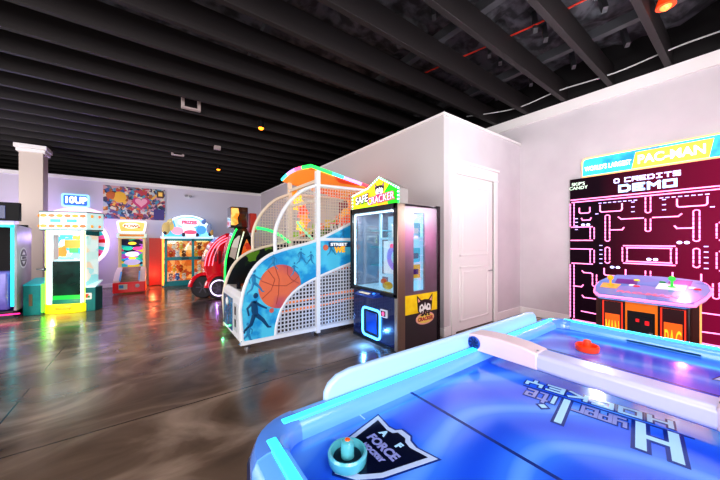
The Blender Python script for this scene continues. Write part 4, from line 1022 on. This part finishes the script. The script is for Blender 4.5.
MB().box((KX0+.10, KY0+.012, .16), (KX1-.06, KY0+.018, 1.40)).build('front_glass', M['glass'], cr)
MB().box((KX0-.03, KY0-.06, 1.47), (KX1+.03, KY1, 1.54)).build('top_shelf', mat('shelf_ice', '#dff4ff', .3, emit='#cfeeff', es=.7), cr, bevel=.01)
for x in (KX0+.38, KX1-.3):
    MB().box((x-.16, KY0+.2, 1.385), (x+.16, KY0+.35, 1.41)).build('inner_lamp', glow('lamp_warm', '#ffdf9a', 3.0) if 'lamp_warm' not in bpy.data.materials else bpy.data.materials['lamp_warm'], cr)
    MB().tube([(x, KY0+.38, 1.40), (x, KY0+.38, 1.27)], .012, 6).lathe((x, KY0+.38, 1.22), [(.03, 0), (.05, .03), (.02, .06)], 10).build('claw', M['chrome'], cr)
mc = (KX0+KX1)/2
dome = [(mc+.68*math.cos(PI*k/20), 1.54+(.66 if 5 < k < 15 else .60)*math.sin(PI*k/20)**.8) for k in range(21)]
dm = MB().prism([(a, KY0+.05, b) for a, b in dome], (0, .18, 0)).build('dome_marquee', collage('dome_art', ['#8ad8ff', '#b8ecff', '#5ab8f0', '#e8f8ff', '#9adcf8', '#d0f0ff', '#58a8e8'], 3.2, 1.0), cr, bevel=.01)
dart = MB()
random.seed(11)
dart.prism([(mc+.02+.30*math.cos(a), KY0+.045, 1.99+.15*math.sin(a)) for a in [2*PI*k/24 for k in range(24)]], (0, -.006, 0))
dart.mat(1).prism([(mc-.3+.16*math.cos(a), KY0+.045, 1.72+.12*math.sin(a)) for a in [2*PI*k/20 for k in range(20)]], (0, -.008, 0))
dart.mat(2).prism([(mc-.5+.11*math.cos(a), KY0+.044, 1.86+.15*math.sin(a)) for a in [2*PI*k/20 for k in range(20)]], (0, -.010, 0))
dart.mat(3).prism([(mc+.36+.14*math.cos(a), KY0+.044, 1.76+.14*math.sin(a)) for a in [2*PI*k/20 for k in range(20)]], (0, -.009, 0))
dart.mat(4).prism([(mc+.05+.18*math.cos(a), KY0+.042, 1.68+.07*math.sin(a)) for a in [2*PI*k/20 for k in range(20)]], (0, -.012, 0))
dart.mat(5)
for dx, z in ((-.62, 1.66), (-.14, 1.6), (.24, 1.59), (.6, 1.62)): dart.ball((mc+dx, KY0-.0, z), (.05, .03, .07), 8)
dart.mat(4).text('PRIZES', .14, (mc+.02, KY0+.034, 1.985), (1, 0, 0), (0, 0, 1), .004, 'CENTER', .01)
dart.build('marquee_art', [glow('art_lavender', '#f2d8f4', 1.3), glow('art_rose', '#ff9ab0', 1.1), mat('art_sand', '#d8c06a', .4, emit='#d8c06a', es=.5), glow('art_skyblue', '#4a9ae8', 1.), glow('art_red', '#e05a7a', 1.), mat('art_dark', '#3a3a52', .4)], dm)
for nm, dx, z, rx, rz, c_ in (('dome_figure', -.60, 1.78, .11, .20, '#d8c080'), ('dome_figure', -.50, 1.98, .08, .09, '#e8d8a0'), ('dome_figure', .58, 1.80, .08, .16, '#8a9ac0'), ('dome_figure', .64, 1.66, .07, .10, '#c8a060'), ('dome_figure', .42, 2.02, .07, .08, '#6a8ad0')):
    MB().ball((mc+dx, KY0+.02, z), (rx, .05, rz), 12).ball((mc+dx+.4*rx, KY0-.01, z+rz*.8), (rx*.5, .04, rx*.5), 10).build(nm, mat('figure_paint', c_, .5, emit=c_, es=.35), dm)
MB().tube([(a, KY0+.04, b) for a, b in dome], .016, 6).build('dome_edge_light', glow('edge_ice', '#e8faff', 1.8), dm)
# plush prizes: ball bodies with head, ears, muzzle
def plush(x, y, z, c1, c2, label, s=.92):
    t = thing('plush_toy', label, 'plush toy', (x, y, z), 'plush prizes in the crane')
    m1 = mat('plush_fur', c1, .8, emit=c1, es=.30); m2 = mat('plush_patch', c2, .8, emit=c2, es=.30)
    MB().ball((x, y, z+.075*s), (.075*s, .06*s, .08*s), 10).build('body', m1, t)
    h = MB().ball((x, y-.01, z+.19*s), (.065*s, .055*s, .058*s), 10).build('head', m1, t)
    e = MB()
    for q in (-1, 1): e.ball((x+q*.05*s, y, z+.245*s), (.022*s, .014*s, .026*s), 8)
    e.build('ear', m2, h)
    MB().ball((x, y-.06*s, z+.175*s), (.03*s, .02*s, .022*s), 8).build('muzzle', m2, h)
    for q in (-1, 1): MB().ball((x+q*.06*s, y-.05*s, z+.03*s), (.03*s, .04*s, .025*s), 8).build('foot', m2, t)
    return t
cols = [('#fff0d8', '#e8a04a', 'cream'), ('#d8541e', '#f2c06a', 'rust orange'), ('#7a4a2a', '#e8c08a', 'brown'), ('#f2c43a', '#fff0c8', 'yellow'), ('#f4f4f4', '#c8ccd8', 'white'), ('#2a6ab8', '#e8f0f8', 'blue')]
where = {0: 'upper left window', 1: 'upper right window', 2: 'lower left window', 3: 'lower right window'}
random.seed(5)
spots = [
 (0, .45, .87, 1), (0, .63, .87, 4), (0, .81, .87, 2), (0, .54, 1.125, 0), (0, .73, 1.125, 3),
 (1, 1.15, .87, 3), (1, 1.33, .87, 1), (1, 1.50, .87, 4), (1, 1.24, 1.125, 2),
 (2, .45, .15, 2), (2, .63, .15, 5), (2, .81, .15, 0), (2, .54, .405, 3), (2, .72, .405, 1),
 (3, 1.15, .15, 4), (3, 1.33, .15, 3), (3, 1.24, .405, 0)]
seen = {}
for wdw, x, z, c in spots:
    lvl = 'upper row' if z in (1.125, .405) else 'bottom row'
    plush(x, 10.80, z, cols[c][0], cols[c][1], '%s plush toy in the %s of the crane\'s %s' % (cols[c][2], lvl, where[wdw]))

# ---- spinning-wheel ticket game
WO = (-1.27, 8.27, 0); WA = math.radians(-18)
FM = frame(WO, WA)
wg = thing('ticket_wheel_game', 'bright white and teal ticket game with a yellow step and a striped prize wheel behind', 'arcade machine', WO)
def B(): return MB(FM)
MTE = M['teal']
octo = [(-.30, -.34), (.30, -.34), (.42, -.14), (.26, .20), (-.26, .20), (-.42, -.14)]
B().prism([(a, b, .03) for a, b in octo], (0, 0, .22)).build('base', MTE, wg, bevel=.008)
stp = [(.33*math.cos(a), -.35-.10*math.sin(a)) for a in [PI*k/12 for k in range(13)]]
B().prism([(a, b, .0) for a, b in stp], (0, 0, .17)).build('step', mat('step_yellow', '#f6e01e', .3, emit='#f0f01a', es=.80), wg, bevel=.02)
B().box((-.12, -.458, .06), (.12, -.446, .12)).build('step_plate', mat('step_plate_orange', '#e88a1e', .4, emit='#e88a1e', es=.3), wg)
B().box((-.30, -.37, .17), (-.225, -.30, 1.62)).box((.225, -.37, .17), (.30, -.30, 1.62)).box((-.30, -.37, 1.52), (.30, -.30, 1.62)).build('lit_frame', glow('frame_white', '#eefcff', 1.25), wg, bevel=.012)
B().tube([(-.30, -.375, .18), (-.30, -.375, 1.6)], .012, 6).build('edge_light', glow('frame_amber', '#d8ff6a', 1.3), wg)
B().tube([(.30, -.375, .18), (.30, -.375, 1.6)], .012, 6).build('edge_light', bpy.data.materials['frame_amber'], wg)
B().box((-.225, -.33, .33), (.225, -.28, 1.0)).build('dark_panel', mat('dark_green_panel', '#0a3a34', .25, noise=(3, '#04201e', .4, .6)), wg)
B().box((-.225, -.335, .17), (.225, -.28, .33)).build('green_panel', mat('lit_green', '#1fae4a', .3, emit='#20c850', es=.45), wg)
B().box((-.225, -.16, 1.0), (.225, -.12, 1.52)).build('inner_display', collage('wheel_display', ['#8ae0f0', '#f2b04a', '#d8f0f8', '#58c8e8', '#f0903a', '#a8e0c8', '#f0f4f0', '#3ab0c8'], 7, .75), wg)
B().box((-.12, -.18, 1.26), (.16, -.165, 1.42)).build('display_card', mat('card_orange', '#f0a040', .4, emit='#f09a30', es=.7), wg)
B().box((-.04, -.19, 1.16), (.10, -.175, 1.26)).build('display_card', mat('card_green', '#58b86a', .4, emit='#4ab860', es=.5), wg)
B().box((-.22, -.29, 1.0), (.22, -.13, 1.03)).build('inner_shelf', mat('inner_ice', '#c8eef4', .3, emit='#b8eaf4', es=.6), wg)
MWA = collage('window_art', ['#c8ece8', '#98dce0', '#f4ece0', '#b0e4e6', '#ecd8c0', '#dcf4f0'], 6, .6)
for s in (-1, 1):
    B().prism([(s*.305, -.335, .25), (s*.305, -.335, 1.62), (s*.415, -.145, 1.62), (s*.415, -.145, .25)], (-s*.02, .01, 0)).build('angled_window', MWA, wg)
    B().prism([(s*.31, -.35, 1.52), (s*.31, -.35, 1.60), (s*.43, -.14, 1.60), (s*.43, -.14, 1.50)], (0, -.012, 0)).build('corner_panel', MTE, wg)
    B().prism([(s*.415, -.14, .25), (s*.415, -.14, 1.62), (s*.255, .20, 1.62), (s*.255, .20, .25)], (-s*.02, -.01, 0)).build('side_panel', mat('side_pale', '#e8dce0', .4, emit='#f0c8c0', es=.25) if s < 0 else bpy.data.materials['side_pale'], wg)
B().box((-.26, .18, .25), (.26, .20, 1.62)).build('rear_panel', MTE, wg)
cp_ = [(-.36, -.43), (.36, -.43), (.50, -.14), (.30, .22), (-.30, .22), (-.50, -.14)]
cn = B().prism([(a, b, 1.62) for a, b in cp_], (0, 0, .34)).build('canopy', mat('canopy_white', '#d6f4f2', .3, emit='#c8f4f2', es=.62), wg, bevel=.008)
B().prism([(a*1.01, b*1.01, 1.955) for a, b in cp_], (0, 0, .02)).build('canopy_rim', mat('rim_grey', '#5a6a70', .4), cn)
B().prism([(a*1.005, b*1.005, 1.605) for a, b in cp_], (0, 0, .02)).build('canopy_rim', bpy.data.materials['rim_grey'], cn)
sc_m = [mat('scallop_amber', '#f0a03a', .4, emit='#f0a03a', es=.5), mat('scallop_coral', '#e87a4a', .4, emit='#e87a4a', es=.5)]
B().prism([(-.46+.9*k/16, .02, 1.975+.135*math.sin(PI*k/16)**.7) for k in range(17)], (0, .06, 0)).build('arched_topper', mat('topper_pink', '#f6d8ee', .4, emit='#f6c8ea', es=.6), cn)
for z in (1.69, 1.89):
    for k in range(6):
        x = -.30+.12*k
        B().prism([(x+.050*math.cos(a), -.434, z+.032*math.sin(a)) for a in [2*PI*q/12 for q in range(12)]], (0, -.006, 0)).build('canopy_scallop', sc_m[k % 2], cn)
    for s in (-1, 1):
        for k in range(2):
            t = .28+.45*k; x = s*(.36+.14*t); y = -.43+.29*t
            B().ball((x, y-.004, z), (.04, .012, .032), 8).build('canopy_scallop', sc_m[k % 2], cn)
for k in range(2): B().box((-.20+.25*k, -.438, 1.765), (-.05+.25*k, -.430, 1.82)).build('canopy_tile', bpy.data.materials.get('scallop_aqua') or mat('scallop_aqua', '#4ac8d8', .4, emit='#4ac8d8', es=.6), cn)
WR, WCX, WCZ, WY = .50, -.10, 1.36, .26
wl = B(); ns = 32
for k in range(ns):
    a0, a1 = 2*PI*k/ns, 2*PI*(k+1)/ns
    r0, r1 = WR*.60, WR*.94
    wl.mat(k % 4).prism([(WCX+r*math.cos(a), WY, WCZ+r*math.sin(a)) for r, a in ((r0, a0), (r1, a0), (r1, a1), (r0, a1))], (0, -.012, 0))
wl.build('prize_wheel', [mat('seg_red', '#d81e2e', .3, emit='#e01e2e', es=.5), mat('seg_pink', '#ff6ab4', .3, emit='#ff5aac', es=.5), mat('seg_aqua', '#3ad0d0', .3, emit='#3ad0d0', es=.5), mat('seg_white', '#f0e0ee', .3, emit='#f4e0f4', es=.5)], wg, smooth=False)
B().lathe((WCX, WY+.04, WCZ), [(WR*.97, -.04), (WR*.97, .0)], 48, (0, 1, 0)).build('wheel_disc', mat('disc_pink_white', '#f4d4e8', .4, emit='#f4c8e8', es=.5), wg)
B().tube([(WCX+WR*math.cos(2*PI*k/56), WY-.01, WCZ+WR*math.sin(2*PI*k/56)) for k in range(56)], .036, 8, True).build('wheel_light', glow('wheel_white', '#fbeaff', 1.35), wg)
B().box((-.30, .31, 0), (.05, .42, 1.2)).build('wheel_stand', MTE, wg)
for s, xa, xb, ya, yb, hh in ((-1, -.58, -.315, -.47, -.16, .56), (1, .24, .47, -.37, -.10, .47)):
    B().box((xa, ya, 0), (xb, yb, hh)).build('side_console', MTE, wg, bevel=.008)
    B().prism([(xa, ya, hh), (xb, ya, hh), (xb, yb, hh+.10), (xa, yb, hh+.10)], (0, 0, .02)).build('console_top', mat('console_aqua', '#2aa8b4', .3, emit='#28a8b8', es=.3) if s < 0 else mat('console_pale', '#d8eef0', .3, emit='#d8f4f8', es=.5), wg)
B().box((-.49, -.476, .18), (-.44, -.468, .40)).build('ticket_slot', mat('slot_brown', '#6a5a4a', .4), wg)
B().prism([(.35+a, -.371, .30+b) for a, b in rrect(-.065, -.065, .065, .065, .02)], (0, -.008, 0)).mat(1).box((.315, -.383, .27), (.365, -.379, .345)).mat(2).box((.35, -.386, .27), (.385, -.382, .31)).build('card_reader', [M['white'], mat('reader_red', '#d8402a', .4), mat('reader_green', '#2a9a4a', .4)], wg)
B().box((-.315, -.47, .05), (-.285, -.42, .58)).build('green_light', glow('strip_lime', '#6aff3a', 1.7), wg)
B().tube([(-.42, -.40, .86), (-.30, -.42, .86)], .016).lathe((-.30, -.42, .86), [(.03, -.02), (.03, .02)], 10, (1, -.2, 0)).build('lever', M['steel'], wg)

# ---- dark photo-booth style cabinet at the left edge
LX0, LX1, LY0, LY1 = -3.25, -2.0, 7.86, 8.62
bo = thing('black_booth_cabinet', 'black arcade booth with aqua light strips, cut off at the left edge of the picture', 'arcade machine', ((LX0+LX1)/2, (LY0+LY1)/2, 0))
MGS = mat('booth_grey', '#c4c4d0', .35, .0, noise=(1.4, '#8d8c9a', .35, .65))
sd = MB().prism([(LX1-.04, LY0, .02), (LX1-.04, LY0, 1.70), (LX1-.04, LY1, 1.66), (LX1-.04, LY1, .02)], (.04, 0, 0)).build('side_panel', MGS, bo, bevel=.006)
bg = MB()
yc_, zc_ = 8.17, 1.08
bg.lathe((LX1+.001, yc_, zc_), [(.20, 0), (.20, .003)], 30, (1, 0, 0))
bg.mat(1).lathe((LX1+.004, yc_, zc_), [(.165, 0), (.165, .002)], 30, (1, 0, 0))
bg.mat(0).box((LX1+.006, yc_-.14, zc_-.035), (LX1+.008, yc_+.14, zc_+.035))
bg.mat(1).text('ARENA', .062, (LX1+.009, yc_, zc_), (0, 1, 0), (0, 0, 1), .002, 'CENTER', .004)
bg.mat(0).prism([(LX1+.006, yc_-.09, zc_+.06), (LX1+.006, yc_+.09, zc_+.06), (LX1+.006, yc_, zc_+.13)], (.002, 0, 0)).prism([(LX1+.006, yc_-.09, zc_-.06), (LX1+.006, yc_, zc_-.13), (LX1+.006, yc_+.09, zc_-.06)], (.002, 0, 0))
bg.build('round_badge', [mat('badge_white', '#e4e6ec', .4), mat('badge_slate', '#3a3d48', .4)], sd)
MB().box((LX0, LY0, .02), (LX0+.04, LY1, 1.70)).build('side_panel', MGS, bo)
MB().box((LX0+.04, LY1-.04, .02), (LX1-.04, LY1, 1.72)).build('back_panel', M['black'], bo)
MB().box((LX0-.02, LY0-.06, 1.765), (LX1+.04, LY0+.06, 2.09)).mat(1).box((LX0+.05, LY0-.066, 1.80), (LX1-.12, LY0-.06, 2.03)).build('header', [mat('header_black', '#0a0b10', .8), mat('header_blue', '#0c1638', .2, emit='#143a9a', es=.35)], bo, bevel=.01)
MB().box((LX0+.04, LY0+.02, 1.69), (LX1-.04, LY0+.05, 1.765)).build('header_light', mat('header_pale', '#b8b4d8', .4, emit='#a8a4e0', es=.6), bo)
MB().box((LX0+.04, LY0+.40, .80), (LX1-.04, LY0+.44, 1.69)).build('curtain', mat('curtain_brown', '#120d0c', .9, bump=(12, .4)), bo)
MB().box((LX1-.075, LY0-.012, .22), (LX1-.035, LY0+.012, 1.69)).box((LX0+.04, LY0-.012, 1.65), (LX1-.035, LY0+.012, 1.69)).build('light_strip', glow('booth_aqua', '#1fe0e8', 1.8), bo)
MB().prism([(LX0+.06, LY0+.02, .16), (LX0+.06, LY0-.06, .45), (LX0+.06, LY0-.02, .84), (LX0+.06, LY0+.42, .84), (LX0+.06, LY0+.42, .16)], (LX1-LX0-.16, 0, 0)).build('bench', mat('bench_violet', '#8a86c8', .3, emit='#6a62d0', es=.3, noise=(2.5, '#5a569a', .4, .6)), bo, bevel=.03)
MB().box((LX0+.04, LY0, .0), (LX1-.0, LY0+.4, .14)).build('base', M['black'], bo)
MB().bar((LX0, LY0-.06, .09), (LX1+.05, LY0-.06, .09), .022).build('base_light', glow('base_magenta', '#ff2a8a', 1.9), bo)

# ---- racing cabinet: red shell on fat wheels, green-lit screen tower
rc = thing('racing_ride', 'red racing ride with fat black wheels, a white glowing rim and a green-lit tower', 'arcade machine', (1.35, 7.75, 0))
MRS = mat('ride_red', '#d81a2c', .18, coat=.8, emit='#c0102a', es=.15)
prof_ = [(1.02, .62), (.98, .80), (1.03, 1.05), (1.14, 1.30), (1.30, 1.48), (1.50, 1.60), (1.62, 1.58), (1.70, .40), (1.10, .36)]
sh_ = MB().prism([(a, 7.72, b) for a, b in prof_], (0, .62, 0)).build('shell', MRS, rc, bevel=.03, seg=3)
gl = MB()
for k, (w_, l_) in enumerate(((.0, 0), (.09, 1), (.18, 0))):
    gl.tube(smooth_curve([(1.0+w_*.9, 7.71, .80), (1.05+w_*.9, 7.71, 1.05), (1.16+w_*.8, 7.71, 1.27), (1.30+w_*.7, 7.71, 1.43-w_*.3), (1.46+w_*.6, 7.71, 1.53-w_*.5)]), .012, 6)
gl.build('shell_light', glow('shell_pink', '#ff8aa8', 1.2), sh_)
for k in range(3):
    MB().box((1.20+.10*k, 7.70, .90-.06*k), (1.26+.10*k, 7.722, 1.22-.06*k)).build('shell_vent', mat('vent_wine', '#7a1020', .3) if 'vent_wine' not in bpy.data.materials else bpy.data.materials['vent_wine'], sh_)
MB().box((1.06, 7.70, .16), (1.72, 8.36, .42)).build('chassis', M['satin_black'], rc, bevel=.02)
def wheel(cx, cy, lit):
    ax = Vector((-.42, -.91, 0)).normalized()
    w_ = MB().lathe((cx, cy, .275), [(.17, -.10), (.255, -.10), (.275, -.07), (.275, .07), (.255, .10), (.17, .10)], 32, ax).build('wheel', mat('tyre', '#15131a', .6, bump=(40, .3)) if 'tyre' not in bpy.data.materials else bpy.data.materials['tyre'], rc, bevel=.01)
    h = MB().lathe((cx, cy, .275), [(.165, .06), (.165, .085)], 28, ax)
    a = ax.cross(Vector((0, 0, 1))).normalized()
    for k in range(6):
        th = 2*PI*k/6; d = a*math.cos(th)+Vector((0, 0, 1))*math.sin(th)
        h.mat(1).bar(Vector((cx, cy, .275))+ax*.095+d*.02, Vector((cx, cy, .275))+ax*.095+d*.155, .03, .012, ax)
    h.build('hub', [M['black'], mat('spoke_dark', '#4a4652', .3, .7)], w_)
    if lit: MB().tube([Vector((cx, cy, .275))+ax*.10+(a*math.cos(2*PI*k/30)+Vector((0, 0, 1))*math.sin(2*PI*k/30))*.185 for k in range(30)], .014, 6, True).build('rim_light', glow('rim_lilac', '#e8d8ff', 2.4), w_)
    f_ = MB().tube(smooth_curve([Vector((cx, cy, .275))+Vector((-.30*math.cos(q), 0, .31*math.sin(q))) for q in [PI*.02, PI*.15, PI*.3, PI*.45, PI*.6]]), [.05]*25, 8)
    f_.build('fender', MRS, rc)
wheel(1.32, 7.62, True); wheel(1.02, 7.98, False)
seat = MB().prism([(1.35, 7.9, .42), (1.35, 7.9, .62), (1.58, 7.9, .62), (1.70, 7.9, 1.15), (1.78, 7.9, 1.13), (1.70, 7.9, .42)], (0, .36, 0)).build('seat', mat('seat_black', '#1a1418', .5), rc, bevel=.03)
tp = [(1.29, .03), (1.30, .90), (1.38, 1.30), (1.50, 1.60), (1.56, 1.70), (1.78, 1.70), (1.95, 1.35), (2.05, .9), (2.05, .03)]
tw = MB().prism([(a, 7.0, b) for a, b in tp], (0, .40, 0)).build('tower', mat('tower_black', '#101216', .12, coat=.8), rc, bevel=.01)
ts = [(1.36, .50), (1.37, .88), (1.45, 1.28), (1.57, 1.62), (1.66, 1.62), (1.58, 1.25), (1.50, .88), (1.47, .5)]
MB().prism([(a, 6.995, b) for a, b in ts], (0, -.006, 0)).build('tower_screen', collage('ride_screen', ['#20241e', '#3a4238', '#d8d0c8', '#58605a', '#141814', '#b8a8a0'], 3.5, .35, rough=.15), tw)
MB().prism([(a, 6.992, b) for a, b in [(1.60, .55), (1.62, .9), (1.70, 1.25), (1.78, 1.45), (1.90, 1.2), (1.98, .9), (1.98, .55)]], (0, -.005, 0)).build('tower_art', collage('ride_art', ['#c83a1a', '#e86a1e', '#8a1e14', '#f0903a', '#5a1410'], 5, .35), tw)
MB().tube(smooth_curve([(1.31, 6.985, .42), (1.32, 6.985, .90), (1.40, 6.985, 1.29), (1.51, 6.985, 1.58), (1.56, 6.985, 1.68)]), .020, 8).build('green_light_tube', glow('tower_green', '#22f05a', 2.0), tw)
MB().tube(smooth_curve([(1.53, 6.985, .50), (1.55, 6.985, .88), (1.62, 6.985, 1.25), (1.72, 6.985, 1.62)]), .016, 8).build('pale_light_tube', mat('tube_cream', '#e8f0d8', .4, emit='#e0f0d0', es=.7), tw)
MB().box((1.42, 6.93, 1.70), (1.80, 7.30, 2.18)).build('top_box', mat('topbox_black', '#161216', .12, coat=.8), rc, bevel=.02)
MB().prism([(1.425, 6.925, 1.76), (1.425, 6.925, 2.15), (1.58, 6.925, 2.15), (1.60, 6.925, 2.02), (1.56, 6.925, 1.92), (1.58, 6.925, 1.80), (1.52, 6.925, 1.76)], (0, -.006, 0)).build('top_box_art', mat('topbox_amber', '#f0942a', .3, emit='#f08a1e', es=.75, noise=(6, '#ffd070', .45, .6, True)), rc)
MB().box((1.86, 7.02, 1.60), (2.02, 7.30, 2.06)).build('side_speaker', mat('speaker_red', '#b8301e', .3, emit='#b8201a', es=.2), rc, bevel=.02)
MB().tube([(1.72, 7.05, .95), (1.60, 7.02, 1.0)], .02).build('steering_column', M['black'], rc) if False else None

# ---- things on the back wall
mu = tag(MB().box((-1.20, YB-.04, 2.075), (.32, YB-.001, 3.07)).build('wall_picture', collage('mural_art', ['#d8763a', '#e8b04a', '#b83a4a', '#3a5a98', '#b8c0c8', '#7a4a7a', '#c898a0', '#4a90b0', '#d8ccb8', '#4a3a5a', '#a85a2a', '#283858', '#6a7a8a', '#2a2430'], 12, .05, warp=.2), loc=(-.44, YB, 2.57)), 'wide colourful abstract collage picture hung on the back wall', 'picture')
hp = MB()
def heart(cx, cz, s): return [(cx+s*.062*16*math.sin(t)**3/16*1.0*16/16, cz+s*.062*(13*math.cos(t)-5*math.cos(2*t)-2*math.cos(3*t)-math.cos(4*t))/16) for t in [2*PI*k/28 for k in range(28)]]
hp.prism([(a, YB-.042, b) for a, b in heart(-.30, 2.60, 3.6)], (0, -.004, 0)).mat(1).prism([(a, YB-.046, b) for a, b in heart(-.30, 2.62, 2.5)], (0, -.004, 0))
hp.mat(2).box((.10, YB-.046, 2.80), (.29, YB-.041, 3.03)).mat(3).box((.14, YB-.050, 2.85), (.25, YB-.046, 2.98))
hp.mat(4).ball((-.82, YB-.04, 2.74), (.16, .006, .17), 14).mat(5).ball((-1.02, YB-.04, 2.78), (.12, .006, .12), 12).mat(6).box((.02, YB-.044, 2.09), (.30, YB-.041, 2.42))
hp.build('picture_shapes', [mat('pic_magenta', '#c83a7a', .5), mat('pic_rose', '#f0a8c0', .5), mat('pic_brown', '#5a3a20', .5), mat('pic_amber', '#f0c060', .5, emit='#f0c060', es=.2), mat('pic_gold', '#f0b838', .5), mat('pic_rust', '#c8642a', .5), mat('pic_indigo', '#4a3a80', .5)], mu)
ws = thing('wall_sign', 'small glowing blue sign with white characters, on the back wall above the wheel game', 'sign', (-1.79, YB, 2.56))
MB().prism([(a, YB-.05, b) for a, b in rrect(-2.07, 2.375, -1.50, 2.735, .05)], (0, .045, 0)).build('sign_box', glow('sign_iceblue', '#8fd0ff', 1.5), ws)
MB().prism([(a, YB-.056, b) for a, b in rrect(-2.03, 2.41, -1.54, 2.70, .04)], (0, .006, 0)).build('sign_face', glow('sign_blue', '#2a62e8', 1.2), ws)
MB().text('10UP', .25, (-1.785, YB-.062, 2.555), (1, 0, 0), (0, 0, 1), .004, 'CENTER', .010, .85).build('sign_lettering', glow('sign_letter_white', '#f4faff', 2.0), ws)

# ================================================================== LIGHT
def area(name, loc, target, sx, sy, power, col):
    l = bpy.data.lights.new(name, 'AREA'); l.shape = 'RECTANGLE'; l.size = sx; l.size_y = sy; l.energy = power; l.color = col
    o = bpy.data.objects.new(name, l); COL.objects.link(o); o.location = loc
    o.rotation_euler = (Vector(target)-Vector(loc)).to_track_quat('-Z', 'Y').to_euler(); return o
def point(name, loc, power, col, r=.08):
    l = bpy.data.lights.new(name, 'POINT'); l.energy = power; l.color = col; l.shadow_soft_size = r; l.specular_factor = .0
    o = bpy.data.objects.new(name, l); COL.objects.link(o); o.location = loc; return o
area('window_light', (-4.4, 1.5, 2.0), (2, 3.5, 1.4), 4.0, 2.2, 210, (1., .96, .93))
area('front_window_light', (1.2, -3.4, 2.3), (3.6, 4, 1.2), 4.5, 2.2, 190, (1., .95, .93))
area('overhead_fill_light', (1.4, -.2, 3.7), (2.6, .8, 0), 1.6, 1.2, 45, (1., .96, .96))  # unseen soft fill added above the camera
area('side_fill_light', (-4.45, 7.4, 2.0), (0, 8.2, 1.3), 3.4, 2.2, 300, (1., .95, .95))  # unseen fill added beyond the left edge for the back machines
area('front_window_light', (-2.6, -3.4, 2.3), (-.6, 9, 1.2), 3.0, 2.2, 430, (1., .96, .96))
point('wall_wash', (-2.3, 11.05, 1.5), 45, (.48, .34, 1.), .05)
point('wall_wash', (-1.5, 11.0, 1.5), 26, (.52, .38, 1.), .05)
point('ceiling_fill_point', (3.6, 1.0, 3.2), 16, (1., .95, 1.), 0.)  # this and the next: invisible fill points added to brighten the right side
point('ceiling_fill_point', (4.4, -.6, 3.2), 10, (1., .92, 1.), 0.)
point('maze_bounce', (5.0, .5, 1.5), 24, (1., .25, .6), 0.)
point('door_fill', (4.3, 1.1, 1.9), 30, (1., .95, .97), 0.)  # added point that brightens the door and its wall
point('prize_door_glow', (2.26, 3.04, .14), 10, (.12, .4, 1.), 0.)
point('claw_interior_lamp', (2.75, 3.0, 1.74), 8, (.85, .95, 1.), 0.)
point('hoop_floor_glow', (2.1, 4.1, .06), 7, (.15, .4, 1.), 0.)
point('red_back_glow', (.0, 10.6, .35), 12, (1., .2, .08), 0.)
point('ride_glow', (1.2, 7.3, .12), 3, (.65, .25, 1.), 0.)
point('green_foot_glow', (.86, 4.75, .10), .6, (.1, 1., .3), 0.)
point('step_glow', (-1.5, 7.6, .12), 5, (.9, 1., .2), 0.)
w = bpy.data.worlds.new('World'); SC.world = w; w.use_nodes = True
w.node_tree.nodes['Background'].inputs[0].default_value = (.55, .52, .6, 1); w.node_tree.nodes['Background'].inputs[1].default_value = .25

def spot(name, loc, target, power, col, deg, blend=.8):
    l = bpy.data.lights.new(name, 'SPOT'); l.energy = power; l.color = col; l.spot_size = math.radians(deg); l.spot_blend = blend; l.shadow_soft_size = 0.
    o = bpy.data.objects.new(name, l); COL.objects.link(o); o.location = loc
    o.rotation_euler = (Vector(target)-Vector(loc)).to_track_quat('-Z', 'Y').to_euler(); return o
spot('joist_fill_spot', (3.9, -.4, 2.3), (3.6, 1.4, 4.2), 150, (.92, .97, 1.), 130)  # added spots, stand in for light bounced up onto the joists
spot('joist_fill_spot', (2.4, .2, 2.4), (2.8, 2.2, 4.2), 90, (.95, .97, 1.), 130)
spot('blue_joist_fill', (-2.2, 7.2, 2.3), (-1.8, 7.6, 4.0), 60, (.25, .35, 1.), 140)  # added spot that gives the left joists their blue tint
# ================================================================== CAMERA
cd = bpy.data.cameras.new('camera'); cam = bpy.data.objects.new('camera', cd); COL.objects.link(cam)
cam.location = (0, 0, 1.40); cam.rotation_euler = (PI/2, 0, -math.radians(35.9))
cd.sensor_width = 36; cd.lens = 286/720*36; cd.shift_y = 1/720; cd.clip_start = .02
SC.camera = cam
SC.view_settings.view_transform = 'Standard'
SC.view_settings.look = 'Medium High Contrast'
SC.view_settings.exposure = -.38
